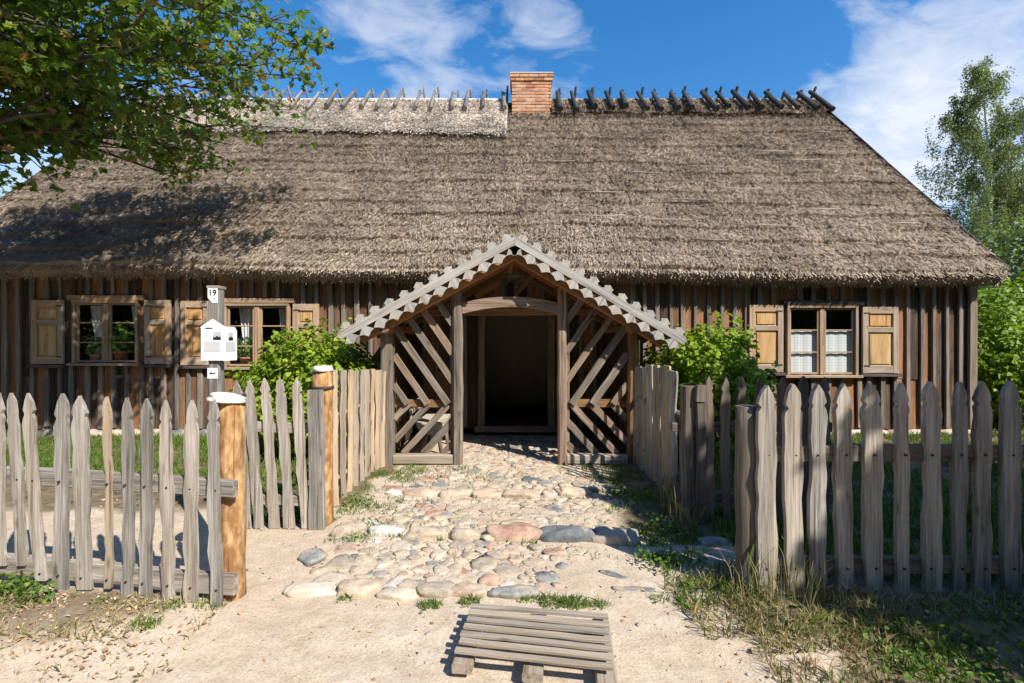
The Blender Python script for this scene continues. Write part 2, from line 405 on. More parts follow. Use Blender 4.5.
def build_ground():
    xs = np.concatenate([-np.geomspace(9, 600, 26)[::-1], np.arange(-8.95, 8.96, .055), np.geomspace(9, 600, 26)])
    ys = np.concatenate([-np.geomspace(2, 500, 20)[::-1], np.arange(-1.95, .9, .25), np.arange(.95, 8.6, .05), np.geomspace(8.7, 700, 28)])
    X, Y = np.meshgrid(xs, ys); nx, ny = len(xs), len(ys)
    Z = gh_np(X, Y)
    zone = np.zeros_like(X)
    for j in range(ny):
        for i in range(nx):
            x, y = X[j, i], Y[j, i]
            if abs(x) < 9.2 and 0 < y < 8.7:
                p = Vector((x*1.6, y*1.6, 0))
                Z[j, i] += .012*mnoise.noise(p*.8) + .007*mnoise.noise(p*2.7+Vector((7, 3, 1))) + .004*mnoise.noise(p*7.3)
    w = np.vectorize(lambda x, y: mnoise.noise(Vector((x*.9, y*.9, 4)))*.35 + mnoise.noise(Vector((x*2.7, y*2.7, 9)))*.22)
    near = (np.abs(X) < 9.2) & (Y > 0) & (Y < 8.7)
    wob = np.zeros_like(X); wob[near] = w(X[near], Y[near])
    xx = X + wob; yy = Y + wob*.7
    # gardens right and left, banks along the fences, the strip between path and right fence
    zone = np.maximum(zone, smooth(1.25, 1.7, xx)*smooth(2.75, 3.2, yy))
    zone = np.maximum(zone, smooth(1.05, 1.9, xx)*smooth(2.25, 2.6, yy)*.75)
    zone = np.maximum(zone, smooth(1.3, 1.9, xx)*smooth(1.2, 1.9, yy)*.85)
    zone = np.maximum(zone, smooth(.75, 1.3, xx)*smooth(3.3, 3.9, yy)*.85)
    zone = np.maximum(zone, smooth(-1.9, -2.5, xx)*smooth(5.0, 5.6, yy)*.95)
    zone = np.maximum(zone, smooth(-1.25, -1.7, xx)*smooth(4.1, 4.7, yy)*.8)
    zone = np.maximum(zone, smooth(-1.6, -2.2, xx)*smooth(2.35, 2.65, yy)*(1-smooth(2.85, 3.25, yy))*.62)
    zone[~near] = .85
    zone[(Y < 0) & (np.abs(X) < 12)] = .1
    V = np.stack([X.ravel(), Y.ravel(), Z.ravel()], 1)
    a = np.arange(nx*ny).reshape(ny, nx)
    F = np.stack([a[:-1, :-1].ravel(), a[:-1, 1:].ravel(), a[1:, 1:].ravel(), a[1:, :-1].ravel()], 1)
    o = np_mesh('ground', V, F, np.zeros(len(F)), M['ground'], smooth=True)
    at = o.data.attributes.new('zone', 'FLOAT', 'POINT'); at.data.foreach_set('value', zone.ravel().astype(np.float32))
    tag(o, kind='structure')
build_ground()

# ================================================================== HOUSE
WY = 8.0                           # plane of the front wall
XL, XR = -9.45, 7.82                # roof ends
E_Y, E_Z, R_Y, R_Z = 7.62, 2.655, 12.47, 7.72
SL = math.hypot(R_Y-E_Y, R_Z-E_Z); CS, SN = (R_Y-E_Y)/SL, (R_Z-E_Z)/SL
house = thing('thatched_farmhouse', 'long old wooden farmhouse with a steep reed thatched roof and brick chimney', 'house', (-.7, 11.5, 0))

def sag(x, q):                     # the eave hangs a little lower at its right end
    return .16*np.clip((7.92-x)/17.3, 0, 1)*(1-q) + .035*np.sin(x*.9+.4)*(1-q)*.6
def roof_pt(x, s, h):
    q = s/SL
    return np.stack([x + 0*s, E_Y + s*CS - h*SN, E_Z + s*SN + h*CS + sag(x, q)], -1)

def course_h(x, s):
    wv = .022*np.sin(x*1.7+s*2.1) + .016*np.sin(x*4.1+s*5+1)
    f = ((s + wv)/.40) % 1.0
    am = .7 + .3*np.sin(x*.83 + np.floor((s+wv)/.40)*2.1)
    return .058*am*(1-f)

def build_roof():
    nx, ns = 420, 190
    xs = np.linspace(XL, XR, nx); ss = np.linspace(0, SL, ns)
    X, S = np.meshgrid(xs, ss)
    H = course_h(X, S)
    nz = np.array([[mnoise.noise(Vector((x*2.2, s*2.2, 0)))*.03 + mnoise.noise(Vector((x*7, s*7, 5)))*.028 for x in xs] for s in ss])
    H = H + nz - .03
    P = roof_pt(X, S, H)
    V = [tuple(p) for p in P.reshape(-1, 3)]
    F = []; a = np.arange(nx*ns).reshape(ns, nx)
    F += np.stack([a[:-1, :-1].ravel(), a[:-1, 1:].ravel(), a[1:, 1:].ravel(), a[1:, :-1].ravel()], 1).tolist()
    # lip, underside and back slope
    def row(dy, dz, rough):
        b = len(V)
        for i, x in enumerate(xs):
            k = mnoise.noise(Vector((x*5, dy*9, 2)))*rough
            V.append((x, E_Y+dy+k*.4, E_Z+dz+float(sag(x, 0))+k))
        return np.arange(b, b+nx)
    prev = a[0]
    for dy, dz, rg in ((-.005, -.06, .03), (.05, -.15, .035), (.16, -.19, .04), (.40, .06, .02), (.75, .42, 0)):
        r_ = row(dy, dz, rg)
        F += np.stack([r_[:-1], r_[1:], prev[1:], prev[:-1]], 1).tolist(); prev = r_
    b = len(V)
    for x in xs: V.append((x, 2*R_Y-E_Y, E_Z))
    bk = np.arange(b, b+nx)
    F += np.stack([a[-1][:-1], a[-1][1:], bk[1:], bk[:-1]], 1).tolist()
    # thickness seen on both gable edges
    for sgn, col in ((1, -1), (-1, 0)):
        b = len(V); xe = xs[col]
        for s in ss:
            p = roof_pt(np.array([xe - .03*sgn]), np.array([s]), np.array([-.28]))[0]; V.append(tuple(p))
        for k in range(ns-1):
            q = (int(a[k, col]), b+k, b+k+1, int(a[k+1, col]))
            F.append(q if sgn > 0 else q[::-1])
    V = np.array(V)
    nb = 350000
    x = RNG.uniform(XL, XR, nb); s = RNG.uniform(.02, SL, nb)
    hx = course_h(x, s) + nz[np.clip((s/SL*(ns-1)).round().astype(int), 0, ns-1), np.clip(((x-XL)/(XR-XL)*(nx-1)).round().astype(int), 0, nx-1)]
    base = roof_pt(x, s, hx + RNG.uniform(-.025, .015, nb))
    L = RNG.uniform(.03, .10, nb)
    tilt = RNG.uniform(.05, .65, nb)          # how far the straw end lifts off the slope
    lat = RNG.normal(0, .13, nb)
    d = np.stack([lat, -CS*np.cos(tilt) - SN*np.sin(tilt), -SN*np.cos(tilt) + CS*np.sin(tilt)], -1)
    w = RNG.uniform(.003, .007, nb)
    tip = base + d*L[:, None]
    off = np.stack([w, 0*w, 0*w], -1)
    # eave fringe
    ne = 26000
    xe = RNG.uniform(XL, XR, ne); q = RNG.uniform(0, 1, ne)
    be = np.stack([xe, E_Y + .01 + q*.2, E_Z - .02 - q*.13 + sag(xe, 0)], -1)
    de = np.stack([RNG.normal(0, .25, ne), -1.1 + q*.75 + RNG.normal(0, .2, ne), -.75 - q*.5 + RNG.normal(0, .2, ne)], -1)
    te = be + de*RNG.uniform(.02, .09, ne)[:, None]
    # gable edge stubble
    ng = 9000
    sg = RNG.uniform(0, SL, ng); side = RNG.random(ng) < .6
    xg = np.where(side, XR - .01, XL + .01)
    bg = roof_pt(xg, sg, RNG.uniform(-.2, .03, ng))
    dg = np.stack([np.where(side, 1, -1)*RNG.uniform(.05, .3, ng), -CS*.8 + 0*sg, -SN*.8 + RNG.normal(0, .15, ng)], -1)
    tg = bg + dg*RNG.uniform(.03, .1, ng)[:, None]
    B = np.concatenate([base, be, bg]); T = np.concatenate([tip, te, tg])
    W = np.concatenate([off, np.stack([RNG.uniform(.005, .012, ne), np.zeros(ne), np.zeros(ne)], -1), np.stack([np.zeros(ng), RNG.uniform(.004, .01, ng), np.zeros(ng)], -1)])
    n0 = len(V); nbt = len(B)
    BV = np.empty((nbt*4, 3)); BV[0::4] = B-W; BV[1::4] = B+W; BV[2::4] = T+W*.6; BV[3::4] = T-W*.6
    BF = (np.arange(nbt)*4)[:, None] + np.array([0, 1, 2, 3]) + n0
    rnd = np.concatenate([np.full(len(F), .35), np.clip(RNG.normal(.5, .22, nbt), 0, 1)])
    me = bpy.data.meshes.new('thatch_roof')
    AV = np.concatenate([V, BV])
    og = np.array(((XL+XR)/2, E_Y, E_Z-.2))
    me.from_pydata((AV-og).tolist(), [], F + BF.tolist())
    fin(me, AV, rnd, M['thatch'])
    return link('thatch_roof', me, house, og)
roof = build_roof()

def straw_patch(name, x0, x1, y0f, mat, n, lift, parent):
    """a newer layer of straw laid over the ridge on the front slope; y0f(x) gives its lower edge distance"""
    x = RNG.uniform(x0, x1, n)
    s0 = (y0f(x) - E_Y)/CS
    s = s0 + (SL - s0 + .02)*RNG.uniform(0, 1, n)**1.1 - .22*RNG.random(n)**3*lift/.03
    base = roof_pt(x, s, .082 + lift*RNG.uniform(-.3, 1, n) + course_h(x, s)*.4)
    tilt = RNG.uniform(.10, .6, n)
    d = np.stack([RNG.normal(0, .25, n), -CS*np.cos(tilt) - SN*np.sin(tilt), -SN*np.cos(tilt) + CS*np.sin(tilt)], -1)
    T = base + d*RNG.uniform(.04, .11, n)[:, None]; W = np.stack([RNG.uniform(.004, .009, n), 0*x, 0*x], -1)
    V = np.empty((n*4, 3)); V[0::4] = base-W; V[1::4] = base+W; V[2::4] = T+W*.6; V[3::4] = T-W*.6
    F = (np.arange(n)*4)[:, None] + np.array([0, 1, 2, 3])
    # underlay
    nx = 120; xs = np.linspace(x0, x1, nx); rows = []
    for q in np.linspace(.12, 1, 8):
        ss = ((y0f(xs)-E_Y)/CS)*(1-q) + (SL+.03)*q
        rows.append(roof_pt(xs, ss, .03 + (.045 + lift*.3)*min(1, (q-.12)*5) + course_h(xs, ss)*.4))
    top = rows[-1].copy(); top[:, 1] += .35; top[:, 2] -= .3; rows.append(top)
    U = np.array(rows); a = np.arange(nx*len(rows)).reshape(len(rows), nx) + len(V)
    UF = np.stack([a[:-1, :-1].ravel(), a[:-1, 1:].ravel(), a[1:, 1:].ravel(), a[1:, :-1].ravel()], 1)
    AV = np.concatenate([V, U.reshape(-1, 3)]); AF = np.concatenate([F, UF])
    r = np.concatenate([np.clip(RNG.normal(.55, .25, n), 0, 1), np.full(len(UF), .5)])
    return np_mesh(name, AV, AF, r, mat, parent, (float((x0+x1)/2), float(AV[:, 1].min()), float(AV[:, 2].min())))
nw = straw_patch('ridge_straw', -9.1, -.12, lambda x: 11.14 + .03*np.sin(x*2.3) + .03*np.sin(x*6.1) - .08*(x > -2.2), M['thatch_new'], 70000, .03, roof)
nw['label'] = 'pale new straw layer along the left ridge'
straw_patch('ridge_straw', .98, 7.8, lambda x: 11.92 + .06*np.sin(x*3.3), M['thatch'], 14000, .03, roof)

# crossed poles riding on the ridge
def ridge_pole(x, dark):
    mb = MB(); m = M['pole_dark'] if dark else M['pole_grey']
    r = random.uniform(.058, .082) if dark else random.uniform(.045, .06)
    ln = random.uniform(.72, .95); up = random.uniform(.10, .22)
    h = .13 + r if dark else .16 + r
    tw = random.uniform(-.05, .05)
    top = Vector((x, R_Y - h*SN, R_Z + h*CS))
    p0 = top - Vector((tw, CS*ln*1.05, SN*ln*1.05)); p1 = top + Vector((tw*.4, CS*up, SN*up))
    mb.log(p0, p1, r, r*.72, 8, 4, .006)
    tb = Vector((x+.07, R_Y + h*SN, R_Z + h*CS))
    mb.log(tb + Vector((0, CS*.7, -SN*.7)), tb + Vector((-tw, -CS*(up+.12), SN*(up+.12))), r*.7, r*.5, 7, 3, .005)
    mb.log(top + Vector((-.03, .04, .03)), top + Vector((.13, .07, .06)), .014, .012, 6, 1, 0)
    mb.build('ridge_pole', m, roof)
k = 17
for i in range(k):
    ridge_pole(ax(557 + (812-557)*i/(k-1), R_Y) + random.uniform(-.05, .05), True)
for i in range(22):
    ridge_pole(ax(502 - 16.6*i, R_Y) + random.uniform(-.05, .05), False)
# pale hazel rods pinned across the thatch
for (px, y, L) in [(770, 9.95, .9), (735, 10.2, .55), (800, 9.7, .8), (700, 9.5, .7), (640, 9.3, .9), (850, 9.2, .5), (740, 8.9, .8), (690, 8.6, 1.0), (600, 8.75, .9), (820, 8.4, .7),
                   (660, 8.15, 1.1), (560, 9.6, .6), (900, 8.1, .6), (760, 8.05, .9), (860, 7.7, .5), (470, 9.1, .7), (600, 8.2, .9), (940, 7.65, .35), (710, 7.75, .6), (430, 8.3, .6),
                   (820, 10.6, .4), (610, 11.0, .7), (660, 10.7, .5)]:
    y *= 1.05; s = (y-E_Y)/CS; x = ax(px, y)
    p = [roof_pt(np.array([q]), np.array([s + random.uniform(-.012, .012)]), np.array([random.uniform(.045, .07)]))[0] for q in (x-L/2, x, x+L/2)]
    MB().tube(p, [.006, .009, .005], 6).build('thatching_rod', M['rod'], roof)
# dark weather board along the right gable edge
for xe, sg in ((XR+.015, 1), (XL-.015, -1)):
    mb = MB()
    pa = roof_pt(np.array([xe]), np.array([.05]), np.array([-.05]))[0]; pb = roof_pt(np.array([xe]), np.array([SL]), np.array([.0]))[0]
    mb.board(pa, pb, .16, .025, (1, 0, 0), 8, .008)
    mb.build('gable_edge_board', M['pole_dark'], roof)

# chimney: every brick laid over a mortar core
def chimney():
    cx0, cx1, cy0, cy1 = .0, .97, 11.92, 12.56
    z0, z1 = 6.9, 8.13
    mb = MB(); mb.box(cx0+.012, cx1-.012, cy0+.012, cy1-.012, z0, z1, mi=1)
    z = z0; rowi = 0; bh = .071; gap = .012
    def course(x0, x1, y0, y1, z, sh):
        L = .235; x = x0 - (L/2 if sh else 0)
        while x < x1 - .02:
            a, b = max(x, x0), min(x+L-gap, x1)
            if b-a > .03: mb.box(a, b, y0 + random.uniform(-.004, .004), y0+.11, z, z+bh, along='x')
            x += L
        for xs in (x0, x1):
            y = y0 + (.0 if sh else .115)
            while y < y1-.02:
                mb.box(*((xs, xs+.1) if xs == x0 else (xs-.1, xs)), max(y, y0+.112), min(y+L-gap, y1), z, z+bh, along='y'); y += L
    while z < z1 - .2:
        course(cx0 + random.uniform(-.003, .003), cx1, cy0, cy1, z, rowi % 2); z += bh+gap; rowi += 1
    for e in (.03, .045):
        course(cx0-e, cx1+e, cy0-e, cy1+e, z, rowi % 2); z += bh+gap; rowi += 1
    mb.box(cx0-.05, cx1+.05, cy0-.05, cy1+.05, z, z+.035, mi=1, along='x')
    mb.build('chimney', [M['brick'], M['mortar']], roof)
    mb = MB()                      # pale straw packed at the foot of the stack
chimney()

# ------------------------------------------------------------------ front wall: openings
def zz(py): return az(py, WY)
def xx_(px): return ax(px, WY)
WIN = [  # window x0,x1,z0,z1
    (xx_(76), xx_(141), zz(362), zz(302)),
    (xx_(226), xx_(291), zz(366), zz(305)),
    (xx_(785), xx_(855), zz(374), zz(307)),
]
DOOR = (-.563, .71, .16, 2.11)
OPEN = WIN + [DOOR]
def split_x():
    cuts = {-8.6, 7.62}
    for o in OPEN: cuts |= {o[0], o[1]}
    return sorted(cuts)
wall = MB(); bat = MB(); edges = split_x()
for a, b in zip(edges[:-1], edges[1:]):
    mid = (a+b)/2
    op = [o for o in OPEN if o[0] < mid < o[1]]
    n = max(1, round((b-a)/.215)); w = (b-a)/n
    for i in range(n):
        x0 = a + i*w; x1 = x0+w
        spans = [(.10, 3.0)] if not op else [(.10, op[0][2]), (op[0][3], 3.0)]
        for z0, z1 in spans:
            if z1 - z0 < .03: continue
            dy = random.uniform(0, .012)
            if not op and random.random() < .35:        # some boards are pieced below the window line
                zc = random.uniform(.9, 1.1)
                wall.board(((x0+x1)/2, WY+.02+dy, z0), ((x0+x1)/2, WY+.02+dy, zc), w*.995, .04, segs=2, wob=.002, ch=.06)
                wall.board(((x0+x1)/2, WY+.02-dy, zc+.003), ((x0+x1)/2, WY+.02-dy, z1), w*.995, .04, segs=3, wob=.002, ch=.06)
            else:
                wall.board(((x0+x1)/2, WY+.02+dy, z0), ((x0+x1)/2, WY+.02+dy, z1), w*.995, .04, segs=3, wob=.002, ch=.06)
        # batten over the joint
        if i > 0 or (a == -8.6):
            for z0, z1 in spans:
                if z1-z0 < .05: continue
                xb = x0 + random.uniform(-.012, .012)
                bw = random.uniform(.055, .085)
                bat.board((xb, WY-.022, z0 + random.uniform(0, .05)), (xb, WY-.022, z1), bw, .042, segs=4, wob=.004)
for o in OPEN[:3]:
    for x in (o[0]-.05, o[1]+.05):
        bat.board((x, WY-.022, .13), (x, WY-.022, o[2]-.05), .075, .042, segs=3, wob=.004)
bat.board((7.6, WY-.028, .1), (7.6, WY-.028, 3.0), .13, .056, segs=4, wob=.004)
wl = wall.build('front_wall', M['wall'], house)
bat.build('wall_batten', M['batten'], wl)
mb = MB()                          # other walls of the house
mb.box(7.56, 7.62, WY+.045, 15.8, .1, 3.0, along='y'); mb.box(-8.6, -8.54, WY+.045, 15.8, .1, 3.0, along='y')
mb.box(-8.6, 7.62, 15.8, 15.86, .1, 3.0, along='x')
for xg in (7.57, -8.57):           # gable triangles under the thatch
    for i in range(30):
        y = 8.1 + i*.25
        zt = R_Z - abs(y+.125-R_Y)*1.045 - .42
        if zt > 3.05: mb.box(xg-.02, xg+.02, y, y+.245, 3.0, zt)
mb.build('side_wall', M['wall'], house)
for xa, xb in ((-8.6, -1.62), (1.62, 7.6)):   # field stone footing either side of the porch
    mb = MB(); x = xa
    while x < xb:
        L = random.uniform(.28, .5)
        mb.stone((x+L/2, WY+.03, .0), L*.56, .12, .10, random.uniform(-.1, .1), random.random()*50, flat=.6); x += L
    mb.build('stone_footing', M['stone'], house)
mb = MB()                          # hall seen through the door
mb.box(-1.7, 2.0, 10.6, 10.66, .1, 2.6, along='x'); mb.box(-1.76, -1.7, 8.05, 10.66, .1, 2.6, along='y'); mb.box(2.0, 2.06, 8.05, 10.66, .1, 2.6, along='y')
mb.box(-1.76, 2.06, 8.05, 10.66, 2.6, 2.64, along='y')
mb.build('hall_wall', M['plaster'], house)
mb = MB()
for i in range(9): mb.box(-1.7, 2.0, 8.05+i*.29, 8.05+i*.29+.286, .1, .16, along='x')
mb.build('hall_floor', M['porch_dark'], house)
df = MB()
df.board((DOOR[0]+.06, WY-.0, .16), (DOOR[0]+.06, WY-.0, 2.11), .12, .16, segs=3, wob=.004)
df.board((DOOR[1]-.06, WY-.0, .16), (DOOR[1]-.06, WY-.0, 2.11), .12, .16, segs=3, wob=.004)
df.board((DOOR[0]-.02, WY-.0, 2.16), (DOOR[1]+.02, WY-.0, 2.16), .10, .17)
df.board((DOOR[0]-.05, WY-.01, .11), (DOOR[1]+.05, WY-.01, .11), .10, .2)
df.build('door_frame', M['porch'], house)

# ------------------------------------------------------------------ windows and shutters
def window(o, drop, curtain, dark_lintel):
    x0, x1, z0, z1 = o
    f = MB(); y = WY-.035
    f.board((x0+.02, y, z0-.02), (x0+.02, y, z1+.01), .05, .09, segs=2, wob=.002)
    f.board((x1-.02, y, z0-.02), (x1-.02, y, z1+.01), .05, .09, segs=2, wob=.002)
    xm = (x0+x1)/2
    f.board((xm, y+.01, z0), (xm, y+.01, z1), .085, .08, segs=2, wob=.002)
    f.board((x0-.0, y-.003, z1), (x1+.0, y-.003, z1), .045, .096, segs=2, wob=.002)
    wdw = f.build('window', M['frame'], house)
    MB().board((x0-.05, y-.02, z0-.035), (x1+.05, y-.02, z0-.035), .045, .14, segs=3, wob=.002).build('window_sill', M['frame'], wdw)
    l = MB(); l.board((x0-.07, WY-.05, z1+.065), (x1+.09, WY-.05, z1+.06), .085, .09, segs=3, wob=.003)
    l.build('window_lintel', M['frame_dark'] if dark_lintel else M['frame'], wdw)
    for a, b in ((x0+.045, xm-.043), (xm+.043, x1-.045)):
        s = MB(); t = .032; ys = WY-.025
        s.board((a+t/2, ys, z0), (a+t/2, ys, z1-.02), t, .035); s.board((b-t/2, ys, z0), (b-t/2, ys, z1-.02), t, .035)
        s.board((a+t, ys, z0+t/2), (b-t, ys, z0+t/2), t, .034); s.board((a+t, ys, z1-.02-t/2), (b-t, ys, z1-.02-t/2), t, .034)
        for q in (1/3, 2/3):
            zc = z0 + (z1-.02-z0)*q
            s.board((a+t, ys, zc), (b-t, ys, zc), .02, .028)
        so = s.build('sash', M['frame'], wdw)
        g = MB(); g.add([(a+t*.6, ys+.004, z0+t*.6), (b-t*.6, ys+.004, z0+t*.6), (b-t*.6, ys+.004, z1-.02-t*.6), (a+t*.6, ys+.004, z1-.02-t*.6)], [(0, 1, 2, 3)])
        g.build('pane', M['glass'], wdw)
        if curtain:
            c = MB(); n = 26; vs = []; gs = []; fs = []
            for i in range(n+1):
                q = i/n; yy = WY+.014 + .004*math.sin(q*19+a)
                for zc in (z0-.01, z0+(z1-z0)*.645):
                    xx = a-.01 + (b-a+.02)*q
                    vs.append((xx, yy, zc)); gs.append((xx, 0, zc))
            for i in range(n): fs.append((2*i, 2*i+2, 2*i+3, 2*i+1))
            c.add(vs, fs, gs, smooth=True); c.build('lace_curtain', M['lace'], wdw)
    if not curtain:                # side curtains drawn apart
        for xc, wd in ((x0+.26, .2), (x1-.16, .17)):
            c = MB(); n = 22; vs = []; gs = []; fs = []
            for i in range(n+1):
                q = i/n
                for k, zc in enumerate((z0-.01, z0+.45*(z1-z0), z1-.05)):
                    ww = (wd*.7, wd*.8, wd*1.5)[k]
                    xx = xc + (q-.5)*ww; vs.append((xx, WY+.16+.025*math.sin(q*24+xc), zc)); gs.append((q*wd*1.4, 0, zc))
            for i in range(n):
                for k in range(2): fs.append((3*i+k, 3*i+3+k, 3*i+4+k, 3*i+1+k))
            c.add(vs, fs, gs, smooth=True); c.build('lace_curtain', M['lace'], wdw)
    return wdw
window(WIN[0], 0, False, False); window(WIN[1], 0, False, False); window(WIN[2], 0, True, True)

def shutter(px0, px1, py0, py1, hinge):
    y = WY-.062; x0, x1, z1, z0 = ax(px0, y), ax(px1, y), az(py0, y), az(py1, y)
    s = MB(); st = .092; t = .04; w = x1-x0; h = z1-z0
    ox = random.uniform(-.01, .01)
    s.board((x0+st/2, y, z0), (x0+st/2, y, z1), st, t, segs=3, wob=.0015); s.board((x1-st/2, y, z0), (x1-st/2, y, z1), st, t, segs=3, wob=.0015)
    zm = z0 + h*.62
    for zc, hh in ((z0+.06, .12), (zm+.035, .08), (z1-.055, .11)): s.board((x0+st, y+.002, zc), (x1-st, y+.002, zc), hh, t)
    so = s.build('shutter', M['shutter'], house)
    p = MB(); a, b = x0+st, x1-st
    for za, zb in ((z0+.12, zm-.005), (zm+.075, z1-.11)):
        p.board(((a+b)/2, y+.018, za), ((a+b)/2, y+.018, zb), b-a, .02, ch=.02)
        p.board(((a+b)/2, y+.004, za+.03), ((a+b)/2, y+.004, zb-.03), b-a-.06, .022, ch=.35)
    p.build('shutter_panel', M['shutter_panel'], so)
    MB().board(((x0+x1)/2-w*.55, y-.001, z0-.035), ((x0+x1)/2+w*.55, y-.001, z0-.035), .05, .1).build('shutter_ledge', M['frame_dark'], so)
    h_ = MB()
    hx = x1-.02 if hinge > 0 else x0+.02
    for zc in (z0+.12, z1-.1):
        h_ = MB(); h_.board((hx-.1 if hinge > 0 else hx, y-.024, zc), (hx if hinge > 0 else hx+.1, y-.024, zc), .022, .006)
        h_.build('hinge', M['iron'], so)
for a in ((32, 64, 300, 364, 1), (145, 171, 300, 364, -1), (181, 209, 301, 365, 1), (293, 319, 304, 366, -1), (749, 783, 305, 372, 1), (862, 898, 307, 373, -1)):
    shutter(*a)
# ================================================================== PORCH
porch = thing('gabled_porch', 'open timber entrance porch with toothed gable boards and slatted front panels', 'porch', (0, 6.9, 0))
PY = 6.1
PX = [ax(388, PY), ax(458, PY), ax(562, PY), ax(632, PY)]
AP = Vector((.035, 0, 2.80)); LE = Vector((-2.06, 0, 1.66)); RE = Vector((2.06, 0, 1.60))
def roof_z(x, off=0):
    e = LE if x < AP.x else RE
    return AP.z + (e.z-AP.z)*abs(x-AP.x)/abs(e.x-AP.x) + off
for i, x in enumerate(PX):
    w = (.155, .12, .115, .125)[i]; zt = roof_z(x) - .23
    MB().board((x, PY, 0.0), (x+random.uniform(-.015, .015), PY, zt), w, .13, segs=7, wob=.006, ch=.18).build('post', M['porch'] if i != 3 else M['porch_brown'], porch)
for x in (PX[0]+.02, PX[3]-.02):   # wall posts and plates carrying the roof
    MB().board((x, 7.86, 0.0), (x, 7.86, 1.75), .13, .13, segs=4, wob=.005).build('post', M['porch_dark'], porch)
    MB().log((x, 5.82, 1.735), (x, 7.95, 1.76), .085, .08, 10, 5, .006).build('plate_log', M['porch_brown'], porch)
# arched lintel over the opening
mb = MB(); a, b = PX[1]+.06, PX[2]-.058; n = 14; zb, zt = az(314, PY), az(303, PY)
lo = [(a+(b-a)*i/n, zb + .085*(1-(2*i/n-1)**2)) for i in range(n+1)]
hi = [(a+(b-a)*i/n, zt + .075*(1-(2*i/n-1)**2)) for i in range(n, -1, -1)]
mb.prism([(p[1], -p[0]) for p in lo+hi][::-1] if False else lo+hi, (0, PY-.055, 0), (1, 0, 0), (0, 0, 1), .11)
V = mb.g; mb.g = [(g[2], g[1], g[0]) for g in mb.g]
mb.build('arched_lintel', M['porch'], porch)
for x0, x1 in ((PX[0]+.08, PX[1]-.06), (PX[2]+.06, PX[3]-.065)):   # sills under the slats
    MB().board((x0, PY, .07), (x1, PY, .065), .12, .13, segs=4, wob=.006).build('sill_beam', M['pallet'], porch)
# chevron slat panels
def slats(xo, xi, name):
    """xo = outer post side, xi = inner post side; slats run down towards the inner side to the rail, then back out"""
    mb = MB(); zr = az(404, PY); dx = xi-xo; sg = 1 if dx > 0 else -1
    def xz(u, z): return (xo + dx*u, PY + random.uniform(-.01, .01), z)
    upslope = 1.45; dnslope = 1.1
    W = abs(dx)
    for d in (.23, .57, .91, 1.25, 1.59, 1.93, 2.27):
        # foot on the rail at distance d*... from the outer side, rising outwards until outer post or roof
        xf = d*W
        if xf > W:   # foot meets the inner post above the rail
            z0 = zr + (xf-W)*upslope; xs = W
        else: z0 = zr; xs = xf
        xe = 0; ze = zr + xf*upslope
        zmax = roof_z(xo + sg*xe) - .24
        while xe < xs and zr + (xf-xe)*upslope > roof_z(xo+sg*xe) - .20: xe += .01
        ze = zr + (xf-xe)*upslope
        if xs - xe > .08:
            mb.board(xz(xs/W, z0), xz(xe/W, ze), random.uniform(.074, .092), .03, segs=4, wob=.004)
    for d in (.23, .57, .91, 1.25, 1.59):
        xf = d*W
        if xf > W: z0 = zr - (xf-W)*dnslope; xs = W
        else: z0 = zr-.01; xs = xf
        xe = 0; ze = zr - xf*dnslope
        if ze < .13: xe = xf - (zr-.13)/dnslope; ze = .13
        if xs-xe > .06:
            p = xz(xs/W, z0); q = xz(xe/W, ze)
            mb.board((p[0], p[1]+.034, p[2]), (q[0], q[1]+.034, q[2]), random.uniform(.074, .092), .03, segs=4, wob=.004)
    o = mb.build(name, M['porch'], porch)
    MB().board((xo, PY+.075, zr), (xi, PY+.075, zr), .10, .045, segs=3, wob=.004).build('rail', M['porch_brown'], o)
    MB().board((xi - sg*.02, PY+.06, .13), (xi - sg*.02, PY+.06, roof_z(xi)-.25), .05, .04, segs=3, wob=.004).build('slat_batten', M['porch'], o)
slats(PX[0]+.075, PX[1]-.06, 'slat_panel'); slats(PX[3]-.06, PX[2]+.055, 'slat_panel')
# plank sides
for x, sg in ((PX[0]-.045, -1), (PX[3]+.03, 1)):
    mb = MB()
    for i in range(9):
        y = PY+.12 + i*.2
        mb.board((x, y, .05), (x, y, 1.68), .195, .03, (sg, 0, 0), 2, .003)
    mb.build('side_wall', M['porch_dark'], porch)
